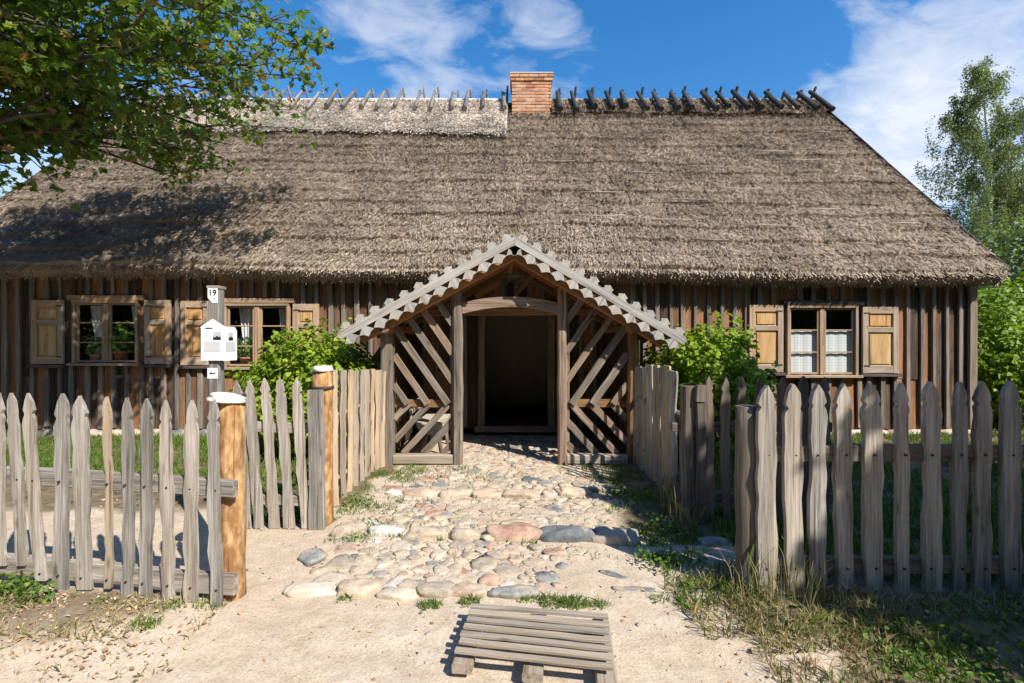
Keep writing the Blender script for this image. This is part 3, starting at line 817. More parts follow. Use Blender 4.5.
# roof planks, rafters
for e, nm in ((LE, 'L'), (RE, 'R')):
    d = Vector((e.x-AP.x, 0, e.z-AP.z)); L = d.length; d.normalize(); up = Vector((-d.z, 0, d.x)) if d.x > 0 else Vector((d.z, 0, -d.x))
    mb = MB(); n = 13
    for i in range(n):
        c = AP + d*(L*(i+.5)/n) + up*(-.025 - .012*(i % 2))
        mb.board((c.x, 5.77 + random.uniform(0, .02), c.z), (c.x, 8.35, c.z), L/n*1.06, .024, up, 2, .002)
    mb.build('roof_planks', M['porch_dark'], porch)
    # front rafter (deep brown board just behind the barge) and inner rafters
    for y, m, w, t in ((5.88, 'porch_brown', .17, .10), (6.62, 'porch_brown', .11, .09), (7.3, 'porch_brown', .11, .09)):
        off = -.06 - w/2
        p = AP + up*off + d*(.02); q = AP + up*off + d*(L*.93)
        MB().board((p.x, y, p.z), (q.x, y, q.z), w, t, (0, -1, 0), 5, .004).build('rafter', M[m], porch)
    # toothed barge board
    mb = MB(); sgn = 1 if d.x > 0 else -1
    o = AP + Vector((0, 5.72, 0)) - Vector((0, 0, 0))
    ux, uy = (d, up) if sgn > 0 else (-d, up)
    def P(u, v): return (u*sgn, v)
    def order(pts): return pts if sgn > 0 else pts[::-1]
    sk = abs(d.z/d.x); e0 = .0 if sgn > 0 else .004
    pk = [P(e0 + .092*sk, -.092)] + [P(.25 + (L-.25)*i/9, -.092 + random.uniform(-.003, .003)) for i in range(10)] + [P(L+.04, -.04)] + [P(L - (L-.25)*i/9, random.uniform(-.003, .003)) for i in range(10)] + [P(e0, 0)]
    mb.prism(order(pk), o, ux, uy, .03, along='x')
    nt_ = 12; per = L/nt_
    low = [(-.024, -.083), (-.103, -.158), (-.05, -.172), (0, -.212), (.05, -.172), (.103, -.158), (.024, -.083)]
    hi = [(.085, -.002), (.05, .026), (.066, .046), (0, .085), (-.066, .046), (-.05, .026), (-.085, -.002)]
    for i in range(nt_):
        u0 = per*(i+.5)
        k = per/.2
        rr = random.random()
        mb.prism(order([P(u0+a*k*random.uniform(.95, .99), b+random.uniform(-.006, .006)) for a, b in low]), o + Vector((0, .003, 0)), ux, uy, .024, rnd=rr)
        mb.prism(order([P(u0+a*k*random.uniform(.95, .99), b+random.uniform(-.006, .006)) for a, b in hi]), o + Vector((0, .032, 0)), ux, uy, .022, rnd=1-rr)
    mb.build('barge_board', M['barge'], porch)
mb = MB()                          # gable struts inside the opening's head
mb.board((-.03, 6.15, 2.42), (.02, 6.15, 2.62), .05, .05); mb.board((.05, 6.62, 2.2), (.33, 6.62, 2.52), .075, .05, segs=2, wob=.004)
mb.board((-.5, 6.62, 2.16), (-.2, 6.62, 2.34), .07, .05); mb.board((-1.5, 6.62, 1.95), (1.5, 6.62, 1.97), .1, .09, segs=4, wob=.004)
mb.build('gable_brace', M['porch_brown'], porch)

# half log bench inside the porch
bench = thing('half_log_bench', 'pale half log bench standing inside the porch behind the left slats', 'bench', (-1.15, 6.95, 0))
mb = MB(); n = 12
for k in range(1):
    rs = []; gs = []
    for q in (0, .5, 1):
        y = 6.5 + q*.95; ring = []
        for i in range(n+1):
            t = math.pi + math.pi*i/n
            ring.append(Vector((-1.1 + .19*math.cos(t), y, .46 + .17*math.sin(t))))
        rs.append(ring); gs.append([(p.x, p.z, p.y) for p in ring])
    mb.rings(rs, gs, .9, False)
mb.build('seat', M['rod'], bench)
for y in (6.65, 7.3):
    for dx in (-.1, .1): MB().log((-1.1+dx*1.3, y, 0), (-1.1+dx*.8, y, .33), .028, .03, 8, 2, .003).build('leg', M['porch'], bench)
back = MB()
for z in (.60, .70): back.board((-1.36, 6.5, z), (-1.36, 7.45, z), .06, .025, (1, 0, 0), 2, .003)
for y in (6.6, 7.35): back.board((-1.385, y, .3), (-1.385, y, .75), .05, .03, (1, 0, 0))
back.build('backrest', M['rod'], bench)

# ================================================================== FENCES
def picket_outline(w, z0, z1, style):
    h = w/2; pts = []
    n = 9
    def wb(): return random.uniform(-.0085, .0085)
    if style == 'spear':
        top = [(h*.98, z1-.155), (h*.66, z1-.128), (h*.96, z1-.105), (h*.62, z1-.05), (0, z1)]
        if random.random() < .3: top = [(h*.98, z1-.17), (h*.7, z1-.145), (h*1.0, z1-.12), (h*.7, z1-.05), (h*.12, z1)]
        zs = z1-.2
    elif style == 'point':
        top = [(h, z1-.085), (h*.5, z1-.03), (0, z1)]; zs = z1-.13
    else:
        top = [(h*.98, z1-.012), (h*.8, z1-random.uniform(-.006, .006))]; zs = z1-.08
    right = [(h + wb(), z0 + (zs-z0)*i/n) for i in range(n+1)]
    left = [(-h + wb(), z0 + (zs-z0)*i/n) for i in range(n, -1, -1)]
    r_ = [(x + wb()*.5, z) for x, z in top]
    l_ = [(-x + wb()*.5, z + random.uniform(-.004, .004)) for x, z in top[::-1] if x > 1e-6]
    bow = random.uniform(-.012, .012)
    def bw(p): q = (p[1]-z0)/(z1-z0); return (p[0] + bow*math.sin(q*3.1), p[1])
    return [bw(p) for p in right + r_ + l_ + left]

def picket(parent, x, y, z0, z1, w, mat, style='spear', lean=0, fwd=0, nails=(), t=None, yaw=0):
    t = t or random.uniform(.02, .026)
    if not yaw: w = max(.04, w - t*abs(x/y)*(.6 if x > 0 else .9) - (.0 if x > 0 else .004))
    pts = picket_outline(w, z0, z1, style)
    pts = [(px + lean*(pz-z0), pz) for px, pz in pts]
    mb = MB()
    ux = Vector((math.cos(yaw), math.sin(yaw), 0)); uy = Vector((0, fwd, 1)).normalized()
    mb.prism(pts, (x, y, 0), ux, uy, t)
    o = mb.build('picket', mat, parent)
    for zn in nails:
        nm = MB(); xn = x + lean*(zn-z0) + random.uniform(-.012, .012)
        nm.log((xn, y+.004, zn), (xn, y-.007, zn-.001), .0075, .006, 8, 1, 0)
        nm.build('nail', M['nail'], o)
    return o

# --- near left fence
def zt_of(py, y): return az(py, y)
fl = thing('picket_fence', 'weathered grey picket fence in the left foreground ending at a bright orange post', 'fence', (-2.4, 2.95, 0))
def yl(x): return 2.76 + (-1.70 - x)*.16
LP = [(-2, 15, 393, 566), (15, 13, 393, 566), (34, 15, 393, 581), (58.5, 17, 394.5, 598), (81.5, 18, 395.5, 590), (105, 9, 397, 589), (125, 13.5, 398, 602), (144, 15, 398.6, 598), (166, 14, 400, 608), (191, 14.5, 400, 612), (215, 14, 399, 613)]
for px, w, pt, pb in LP:
    y = 2.9
    for _ in range(6): x = ax(px, y); y = yl(x)
    z1 = az(pt, y); z0 = max(gh(x, y) - .02, az(pb, y))
    lean = random.uniform(-.02, .01) - (.045 if px in (15, 34) else 0) + (.03 if px > 180 and px < 200 else 0)
    x -= lean*.6
    picket(fl, x, y, z0, z1, w*y/FPX, M['stick'] if px == 105 else M['picket'], 'spear' if px != 105 else 'point', lean, random.uniform(-.015, .015), nails=(.70, .13) if px > 0 else ())
for i in range(7):
    x = -3.45 - i*.15; picket(fl, x, yl(x), 0, 1.25 + random.uniform(-.02, .02), random.uniform(.07, .1), M['picket'], 'spear', random.uniform(-.03, .02))
for z, w in ((.705, .10), (.145, .12)):
    mb = MB(); mb.board((-4.6, yl(-4.6)+.05, z+.015), (-1.60, yl(-1.60)+.05, z-.005), w, .045, (0, -1, 0), 8, .006); mb.build('rail', M['picket'], fl)
MB().log((-4.5, yl(-4.5)+.12, 0), (-4.5, yl(-4.5)+.12, 1.2), .07, .065, 10, 4, .004).build('post', M['picket'], fl)
po = MB(); xp = ax(231, 2.9); po.log((xp, 2.90, -.05), (xp-.005, 2.905, 1.20), .078, .074, 18, 9, .0035, rnd=.62)
post = po.build('post', M['fresh'], fl); post['label'] = 'bright orange peeled round post'
cp = MB(); cp.log((xp-.025, 2.895, 1.198), (xp-.02, 2.895, 1.232), .108, .078, 22, 3, .011)
c_ = cp.build('post_cap', M['fresh_top'], post); c_['label'] = 'bleached white flaking post top'

# --- inner left fence
fi = thing('picket_fence', 'short leaning row of grey pickets in front of the left bush', 'fence', (-1.95, 4.02, 0))
for pt, pb, tp in ((236, 246, 381), (249, 259, 380), (264, 273.5, 378), (279, 289, 378), (296, 306, 378)):
    y = 4.0; x0 = ax(pb, y); x1 = ax(pt, y); lean = (x1-x0)/1.22
    picket(fi, x0, y, .0, az(tp, y), .092, M['picket'], 'spear', lean, nails=())
for z in (.83, .22): MB().board((ax(226, 4.06), 4.055, z+.01), (ax(325, 4.06), 4.05, z-.01), .085, .04, segs=5, wob=.005).build('rail', M['picket'], fi)
MB().board((ax(317, 3.99), 3.99, -.02), (ax(315.5, 3.99), 3.99, az(390, 3.99)), .125, .04, segs=7, wob=.005).build('post', M['picket'], fi)
pb_ = MB().log((ax(323, 4.12), 4.13, -.05), (ax(322.5, 4.12), 4.13, az(371, 4.12)), .085, .082, 16, 8, .004, rnd=.6).build('post', M['fresh'], fi)
pb_['label'] = 'orange peeled round post with an iron band'
MB().log((ax(322.5, 4.12), 4.13, az(371, 4.12)), (ax(322.5, 4.12), 4.13, az(366, 4.12)), .088, .07, 14, 2, .004).build('post_cap', M['fresh_top'], pb_)
bd = MB(); bd.log((ax(322.7, 4.12), 4.13, az(389, 4.12)), (ax(322.7, 4.12), 4.13, az(386, 4.12)), .091, .091, 16, 1, 0); bd.build('iron_band', M['iron'], pb_)

# --- side fence left (runs to the porch)
fs_ = thing('stick_fence', 'tan split stick fence running from the orange post to the left of the porch', 'fence', (-1.6, 5.2, 0))
SP = [(335.5, 370, 506), (343.5, 370, 498), (349.5, 370, 492), (356, 370.5, 486), (362, 370, 481), (367.5, 370, 476), (372.5, 369.5, 472), (376.5, 370, 470), (380, 370, 468), (383, 371, 467)]
for i, (px, tp, bt) in enumerate(SP):
    y = min(CAM_Z*FPX/(bt-341.5), 5.95); x = ax(px, y)
    picket(fs_, x, y, 0, az(tp, y), random.uniform(.05, .062), M['stick'], 'flat', random.uniform(-.02, .02), 0, yaw=random.uniform(.5, .9), t=.045)
for z in (.82, .2): MB().log((-1.74, 4.2, z), (-1.70, 5.98, z+.02), .03, .028, 8, 4, .004).build('rail', M['stick'], fs_)

# --- side fence right
fr_ = thing('stick_fence', 'grey brown split stick fence running from the right side of the porch towards the path', 'fence', (1.55, 5.4, 0))
yy = np.geomspace(4.62, 6.0, 11)
for i, y in enumerate(yy):
    x = 1.555 + (i % 2)*.01 - .01
    picket(fr_, x, y, 0, 1.27 + random.uniform(-.03, .03), random.uniform(.06, .085), M['stick'] if i % 3 else M['picket'], 'flat', random.uniform(-.02, .02), 0, yaw=random.uniform(-1.15, -.8), t=.03)
for z in (.85, .25): MB().log((1.60, 4.5, z), (1.585, 6.0, z+.02), .035, .032, 8, 4, .004).build('rail', M['picket_dark'], fr_)

# --- near right fence
fn = thing('picket_fence', 'dark weathered picket fence in the right foreground with a round end post', 'fence', (3, 2.87, 0))
RP = [(769, 20, 385, 603), (796, 18.5, 384, 600), (820, 17.5, 384, 597), (846, 19, 384, 594), (875, 20.5, 383, 592), (904, 15, 383, 594), (933, 19, 382, 598), (960, 15, 382, 595), (984, 18.5, 382, 596), (1013, 20.5, 381, 592)]
for i, (px, w, tp, bt) in enumerate(RP):
    y = 2.87; x = ax(px, y)
    picket(fn, x, y, gh(x, y)-.04, az(tp, y), w*y/FPX, M['picket'], 'spear', random.uniform(-.015, .015), random.uniform(-.01, .01), nails=(.875, .2), t=.034)
for i in range(6):
    x = 3.16 + i*.16; picket(fn, x, 2.87, .0, 1.31 + random.uniform(-.01, .01), .11, M['picket'], 'spear', random.uniform(-.02, .02), t=.034)
for z, w in ((.875, .095), (.2, .1)): MB().board((1.44, 2.925, z), (4.3, 2.925, z), w, .05, segs=8, wob=.005).build('rail', M['picket_dark'], fn)
MB().log((ax(748, 2.96), 2.965, -.05), (ax(746.5, 2.96), 2.965, az(406, 2.96)), .07, .062, 14, 8, .005).build('post', M['picket_dark'], fn)
MB().log((4.2, 3.0, -.05), (4.2, 3.0, 1.15), .06, .06, 10, 4, .005).build('post', M['picket_dark'], fn)

# --- inner right fence
fk = thing('picket_fence', 'dark brown picket row right of the path, partly behind the foreground fence', 'fence', (2, 4.08, 0))
MB().board((ax(688, 4.1), 4.1, -.03), (ax(687.5, 4.1), 4.1, az(386, 4.1)), .115, .1, segs=6, wob=.006, ch=.25).build('post', M['picket_dark'], fk)
MB().board((ax(700.5, 4.04), 4.03, -.02), (ax(700.5, 4.04), 4.03, az(403, 4.04)), .075, .04, segs=6, wob=.005).build('post', M['picket_dark'], fk)
MB().board((ax(700, 4.04), 4.03, az(401.5, 4.04)), (ax(700.3, 4.04), 4.03, az(385, 4.04)), .082, .045, segs=2, wob=.004).build('post_stub', M['picket_dark'], fk)
for px, w in ((710.5, 9.5), (728, 9.5), (744, 9), (762, 10), (783, 11), (804, 10.5), (826, 10)):
    picket(fk, ax(px, 4.05), 4.05, 0, az(377, 4.05) + random.uniform(-.01, .01), w*4.05/FPX, M['picket_dark'], 'spear', random.uniform(-.012, .012))
for z in (.82, .22): MB().board((ax(672, 4.12), 4.125, z), (2.72, 4.12, z), .08, .045, segs=5, wob=.005).build('rail', M['picket_dark'], fk)

# ================================================================== SIGN POST
sp = thing('information_post', 'grey square post with white number plate 19 and two white house shaped information panels', 'sign', (-2.2, 3.62, 0))
SX0, SX1, SY0, SY1 = -2.252, -2.172, 3.575, 3.655
zt = az(286, 3.6)
mb = MB(); mb.box(SX0, SX1, SY0, SY1, -.05, zt-.02); mb.box(SX0-.006, SX1+.006, SY0-.006, SY1+.006, zt-.02, zt, along='x')
pst = mb.build('post', M['picket'], sp)
def text_mesh(txt, name, size, mat, parent, loc, rot=(math.pi/2, 0, 0)):
    cu = bpy.data.curves.new(name, 'FONT'); cu.body = txt; cu.size = size; cu.align_x = 'CENTER'; cu.align_y = 'CENTER'; cu.extrude = .0012; cu.offset = size*.012
    t = bpy.data.objects.new(name, cu); COL.objects.link(t)
    dg = bpy.context.evaluated_depsgraph_get(); me = bpy.data.meshes.new_from_object(t.evaluated_get(dg)); bpy.data.objects.remove(t)
    me.materials.clear(); me.materials.append(mat); me.name = name
    o = bpy.data.objects.new(name, me); COL.objects.link(o)
    o.parent = parent; o.rotation_euler = rot; o.location = Vector(loc) - WORLD_LOC[parent.name]
    WORLD_LOC[o.name] = Vector(loc); return o
yf = SY0-.004
x0, x1 = SX0+.002, SX1-.006; z1, z0 = az(288, yf), az(303, yf)
mb = MB(); mb.prism([(x0+.035, z0), (x1, z0), (x1, z1), (x0, z1), (x0, z0+.04)], (0, yf, 0), (1, 0, 0), (0, 0, 1), .003)
pl = mb.build('number_plate', M['white_sign'], sp)
text_mesh('19', 'number_print', .062, M['print_black'], pl, ((x0+x1)/2, yf-.002, z1-.036))
mb = MB(); xc = (x0+x1)/2+.012; zc = z0+.032   # the small pictogram under the number
mb.prism([(-.012, -.008), (.012, -.008), (.012, 0), (0, .013), (-.012, 0)], (xc, yf-.002, zc), (1, 0, 0), (0, 0, 1), .001)
mb.build('number_print', M['print_grey'], pl)
z1, z0 = az(368, yf), az(378.5, yf)
mb = MB(); mb.prism([(x0-.002, z0), (x1, z0), (x1, z1), (x0-.002, z1)], (0, yf, 0), (1, 0, 0), (0, 0, 1), .003)
pl = mb.build('arrow_plate', M['white_sign'], sp)
mb = MB(); zc = (z0+z1)/2; xc = (x0+x1)/2
mb.prism([(-.024, 0), (-.008, -.011), (-.008, -.004), (.022, -.004), (.022, .004), (-.008, .004), (-.008, .011)], (xc, yf-.002, zc), (1, 0, 0), (0, 0, 1), .001)
mb.build('arrow_print', M['print_black'], pl)
# front and right information panels, their pictures and print too small to read
def panel(front):
    w = .168; h = .245; zb = az(360.5, 3.55)
    if front: o, ux = Vector((-2.288, SY0-.022, zb)), Vector((1, 0, 0))
    else: o, ux = Vector((-2.118, SY0-.024, zb-.003)), Vector((0, 1, 0))
    uz = Vector((0, 0, 1)); n = ux.cross(uz)
    out = [(0, 0), (w, 0), (w, h+.008), (w*.5, h+.062), (-.004, h+.002), (0, h-.01)] if front else [(0, 0), (w, 0), (w, h-.02), (w*.82, h+.008), (.0, h+.008)]
    mb = MB(); mb.prism(out, o, ux, uz, .004); p = mb.build('sign_panel', M['white_sign'], sp)
    def rect(mb_, a, b, c, d): mb_.prism([(a, c), (b, c), (b, d), (a, d)], o + n*.0015, ux, uz, .001)
    k = MB(); hd = MB()
    if front: rect(hd, .032, .085, h-.012, h-.003)
    ph = .09 if front else .055
    # photograph: pale sky above, dark house shape below
    hd.prism([(ph, h*.62), (ph+.058, h*.62), (ph+.058, h*.72), (ph+.045, h*.70), (ph+.03, h*.74), (ph+.012, h*.69), (ph, h*.71)], o + n*.003, ux, uz, .001)
    rect(k, ph, ph+.058, h*.62, h*.86)
    hd.build('panel_print', M['print_black'], p)
    z = h*.56
    while z > h*.27:
        rect(k, .018, w-.018 - random.uniform(0, .012), z-.004, z); z -= .0085
    z = h*.86
    while z > h*.6 and front:
        rect(k, .018, .05 + random.uniform(0, .015), z-.004, z); z -= .0125
    k.build('panel_print', M['print_grey'], p)
    MB().box(*( (-2.235, -2.19, SY0-.019, SY0, zb+.05, zb+.09) if front else (SX1, -2.121, SY0+.02, SY0+.06, zb+.05, zb+.09)), along='x').build('bracket', M['iron'], p)
panel(True); panel(False)

# ================================================================== PALLET
pal = thing('wooden_pallet', 'small grey slatted wooden pallet lying on the sand in front of the cobbles', 'pallet', (.12, 2.38, 0))
BL, BR, FR, FL = Vector((-.221, 2.666, 0)), Vector((.506, 2.571, 0)), Vector((.443, 2.10, 0)), Vector((-.262, 2.232, 0))
TZ = .115
for k in range(7):
    q = (k+.5)/7; a = BL.lerp(FL, q); b = BR.lerp(FR, q)
    a = a + Vector((random.uniform(-.006, .006), random.uniform(-.004, .004), TZ-.009 + random.uniform(-.002, .003))); b = b + Vector((random.uniform(-.008, .008), random.uniform(-.005, .005), TZ-.009 + random.uniform(-.003, .003)))
    MB().board(a, b, .035 + random.uniform(-.003, .003), .015, (0, 0, 1), 6, .0018).build('slat', M['pallet'], pal)
for q in (.045, .5, .955):
    a = BL.lerp(BR, q) + Vector((0, 0, .049)); b = FL.lerp(FR, q) + Vector((.0, -.015, .049))
    MB().board(a, b, .045, .093, (1, 0, 0), 4, .002).build('stringer', M['pallet'], pal)
# ================================================================== STONES
KERB = [  # px, py(bottom), width px, depth m, height m, tone, rotation, label
 # row by the gate line
 (349, 536, 31, .15, .075, .30, .3, 'grey buff angular boulder at the left end of the middle stone row'),
 (387.5, 537, 36, .16, .07, .95, .0, 'whitish flat boulder second from the left in the middle stone row'),
 (427, 541, 43, .17, .07, .5, .0, 'tan rounded boulder between the whitish stone and the brown stone in the middle row'),
 (464, 540, 31, .12, .07, .31, .0, 'brown oval stone left of the pink boulder in the middle row'),
 (491, 541, 16, .08, .04, .46, .2, 'small tan stone tucked between the brown oval stone and the pink boulder'),
 (516, 541, 53, .2, .105, .85, .0, 'large pink granite boulder in the middle row'),
 (568, 543, 52, .17, .10, .05, -.1, 'large dark blue grey striped boulder right of the pink one'),
 (614, 545, 46, .18, .10, .15, -.1, 'dark grey boulder at the right end of the middle row'),
 # row nearer the porch
 (338, 493, 22, .14, .05, .3, .1, 'pale grey stone at the left end of the row nearer the porch'),
 (393, 496, 15, .12, .05, .94, .0, 'whitish stone left of the pink slab in the row nearer the porch'),
 (421, 497, 33, .16, .06, .75, .0, 'pinkish flat stone at left in the row nearer the porch'),
 (454, 498, 33, .16, .065, .5, .0, 'tan block stone left of centre in the row nearer the porch'),
 (486, 498, 30, .16, .06, .78, .0, 'rusty pink block stone near the centre of the row nearer the porch'),
 (521, 499, 38, .17, .065, .46, .0, 'long buff block stone at the centre of the row nearer the porch'),
 (549, 498, 17, .12, .055, .62, .0, 'small cream stone right of the long buff block'),
 (573, 496, 32, .17, .07, .47, .0, 'rounded tan boulder right of the small cream stone'),
 (605, 493, 30, .16, .06, .33, -.2, 'greyish brown flat stone at the right end of the row nearer the porch'),
 # front edge of the cobbles
 (313, 566, 24, .24, .05, .2, .75, 'slanting grey slab at the left edge of the cobbles'),
 (313, 597, 52, .13, .055, .97, .08, 'long whitish stone at the front left corner of the cobbles'),
 (358, 597, 40, .17, .06, .5, .05, 'brownish grey boulder second in the front edge of the cobbles'),
 (397, 601, 37, .13, .055, .62, .0, 'cream rounded stone third in the front edge of the cobbles'),
 (437, 598, 38, .15, .05, .3, .0, 'grey brown stone fourth in the front edge of the cobbles'),
 (469, 598, 33, .13, .05, .75, .0, 'reddish stone in the front edge just left of the pallet'),
 (490, 586, 22, .09, .045, .86, .0, 'small red stone just behind the pallet'),
 (512, 599, 46, .11, .045, .2, .0, 'long grey stone right behind the pallet'),
 # loose stones at the right
 (712, 552, 26, .17, .09, .18, .2, 'grey stone in the shade below the dark right picket row'),
 (720, 574, 30, .14, .10, .16, -.5, 'angular pale grey stone in the shade left of the right round end post'),
 (613, 577, 26, .06, .012, .05, -.6, 'flat blue slate sliver half buried in sand right of the cobbles'),
 (636, 592, 36, .06, .012, .08, -.1, 'long flat blue grey slate half buried in sand near the end of the picket shadow'),
]
KPOS = []
for i, (px, pb, wpx, dep, h, tone, rot, lab) in enumerate(KERB):
    y = CAM_Z*FPX/(pb-341.5) + dep*.45; x = ax(px, y); w = wpx*y/FPX
    mb = MB(); mb.stone((x, y, h*.04), w*.52, dep*.5, h*.86, rot, i*7+3, tone, .55, 26, 14, rough=.22)
    o = mb.build('boulder', M['stone']); tag(o, lab, 'stone', 'large stones laid along the cobbled path')
    KPOS.append((x, y, max(w, dep)*.5, w*.5, dep*.5))

def in_path(x, y):
    if y > 6.0: return -.62 < x < .6 and y < 7.9
    if y > 4.75: return -1.25 - (y-6)*-.12 < x < 1.0 if y < 5.6 else -1.0 < x < .85
    if y > 3.9: return -1.25 < x < .85
    return -1.32 < x < .30 + max(0, (y-3.2))*.45 and y > 3.05
mb = MB(); placed = []
rnd = random.Random(5)
for tries in range(14000):
    y = rnd.uniform(3.05, 7.9); x = rnd.uniform(-1.4, 1.1)
    if not in_path(x, y): continue
    r = rnd.choice((.035, .045, .055, .07, .085, .1)) * (.95 if tries < 6000 else .6)
    bad = False
    for kx, ky, kr, kw, kd in KPOS:
        if abs(x-kx) < kw + r*.75 and abs(y-ky) < kd + r*.75: bad = True; break
    if bad: continue
    for qx, qy, qr in placed:
        if (x-qx)**2 + (y-qy)**2 < (r+qr)**2*.74: bad = True; break
    if bad: continue
    if x > .25 and y < 3.75 and rnd.random() < .75: continue
    placed.append((x, y, r))
    t = min(1, max(0, rnd.gauss(.5, .21))) if rnd.random() < .9 else rnd.random()
    mb.stone((x, y, -.009), r*rnd.uniform(1.0, 1.35), r*rnd.uniform(.85, 1.1), rnd.uniform(.014, .030)*(.6 + r*5), rnd.uniform(0, 3), rnd.random()*99, t, rnd.uniform(.3, .55), 14, 8, rough=.3)
o = mb.build('cobbled_path', M['stone']); tag(o, kind='structure')

# gravel and grit on the sand
mb = MB()
for _ in range(1500):
    y = rnd.uniform(1.9, 5.2)**1; x = rnd.uniform(-4.2, 1.3)
    if y > 3 and x > .9: continue
    r = rnd.choice((.003, .004, .005, .007, .010)) * (1 if rnd.random() < .95 else 1.5)
    mb.stone((x, y, gh(x, y)+.001), r*1.2, r, r*.7, rnd.uniform(0, 3), rnd.random()*9, rnd.uniform(.15, 1), .8, 6, 4)
tag(mb.build('gravel', M['stone']), kind='stuff')

# ================================================================== FOLIAGE
OVAL = np.array([(0, 0), (.32, .28), (.30, .62), (0, 1), (-.30, .62), (-.32, .28)])
MAPLE = np.array([(0, 0), (.10, .20), (.42, .10), (.34, .30), (.56, .52), (.30, .55), (.22, .70), (.0, 1.0), (-.22, .70), (-.30, .55), (-.56, .52), (-.34, .30), (-.42, .10), (-.10, .20)])
DIAM = np.array([(0, 0), (.4, .5), (0, 1), (-.4, .5)])
def leaves(name, C, size, mat, parent=None, shape=OVAL, up=.6, out=None, droop=.3, tone=None, kind=None, fold=.12):
    """C (n,3) leaf feet; one small bent polygon each"""
    n = len(C)
    nr = RNG.normal(0, 1, (n, 3)); nr /= np.linalg.norm(nr, axis=1)[:, None]
    nr = nr + np.array([0, 0, up])
    if out is not None: nr = nr + out*.9
    nr /= np.linalg.norm(nr, axis=1)[:, None]
    t = RNG.normal(0, 1, (n, 3)) + np.array([0, 0, -droop*2])
    if out is not None: t = t + out*.5
    t -= nr*np.sum(t*nr, 1)[:, None]; t /= np.linalg.norm(t, axis=1)[:, None]
    b = np.cross(nr, t)
    s = size*RNG.uniform(.65, 1.25, n) if np.isscalar(size) else size
    k = len(shape)
    V = np.empty((n, k, 3))
    for i, (u, v) in enumerate(shape):
        bend = -(v-.5)**2*.35 + abs(u)*fold*2
        V[:, i] = C + (b*u + t*v + nr*bend)*s[:, None]
    F = np.arange(n*k).reshape(n, k)
    if tone is None: tone = np.clip(RNG.normal(.5, .25, n), 0, 1)
    V = V.reshape(-1, 3)
    return np_mesh(name, V, F, tone, mat, parent, (float(C[:, 0].mean()), float(C[:, 1].mean()), float(C[:, 2].min())))

def blob_points(c, r, n, seed, shell=.55, lump=.28, zmin=None):
    """points through the outer part of an uneven ellipsoid, with outward directions"""
    d = RNG.normal(0, 1, (n, 3)); d /= np.linalg.norm(d, axis=1)[:, None]
    k = np.array([1 + lump*mnoise.noise(Vector(q*2.0)+Vector((seed, seed*.7, 1))) + lump*.7*mnoise.noise(Vector(q*4.7)+Vector((seed*2, 3, 1))) for q in d])
    rad = (RNG.uniform(shell**3, 1, n))**(1/3)*k
    P = np.array(c) + d*np.array(r)*rad[:, None]
    if zmin is not None:
        ok = P[:, 2] > zmin; P, d = P[ok], d[ok]
    return P, d

def shrub(name, label, cat, c, r, n, leaf, mat, seed, group=None, shape=OVAL, zmin=.06, stems=9):
    root = thing(name, label, cat, (c[0], c[1], 0), group)
    P, d = blob_points(c, r, n, seed, .45, .3, zmin)
    # extra sprigs poking out of the outline
    m = n//60
    S, sd = blob_points(c, r, m, seed, .97, .3, zmin+.3)
    ex = []; exd = []
    for p, q in zip(S, sd):
        L = random.uniform(.08, .26)*r[2]
        q = (q + np.array([0, 0, .8])); q /= np.linalg.norm(q)
        for i in range(11):
            ex.append(p + q*L*(i/10) + RNG.normal(0, .02, 3)); exd.append(q)
    P = np.concatenate([P, np.array(ex)]); d = np.concatenate([d, np.array(exd)])
    tone = np.clip(RNG.normal(.45, .2, len(P)) + .18*np.array([mnoise.noise(Vector(p*3)) for p in P]), 0, 1)
    leaves('foliage', P, leaf, mat, root, shape, .5, d, .3, tone)
    mb = MB()
    for i in range(stems):
        a = random.uniform(0, 6.28); q = random.uniform(.3, .8)
        mb.tube([(c[0]+.05*math.cos(a), c[1]+.05*math.sin(a), 0), (c[0]+r[0]*.3*q*math.cos(a), c[1]+r[1]*.3*q*math.sin(a), c[2]*.5), (c[0]+r[0]*.8*q*math.cos(a), c[1]+r[1]*.8*q*math.sin(a), c[2]+r[2]*.45*random.random())], [.016, .012, .005], 6)
    mb.build('stem', M['bark'], root)
    return root
shrub('garden_bush', 'bright green leafy bush left of the porch below the second window', 'bush', (-2.58, 6.4, .86), (.86, .62, .80), 6500, .085, M['bush_leaf'], 3, 'leafy bushes flanking the porch')
shrub('garden_bush', 'bright green leafy bush right of the porch beside the window shutter', 'bush', (2.50, 6.4, .88), (.80, .65, .84), 7000, .085, M['bush_leaf'], 8, 'leafy bushes flanking the porch')

def branch(p0, p1, sagz, n=7, wob=.08):
    p0 = Vector(p0); p1 = Vector(p1); L = (p1-p0).length; o = []
    for i in range(n+1):
        q = i/n
        o.append(p0.lerp(p1, q) + Vector((random.uniform(-wob, wob), random.uniform(-wob, wob), random.uniform(-wob, wob)*.6))*L*.12*(0 < i < n) + Vector((0, 0, sagz*math.sin(q*math.pi))))
    return o

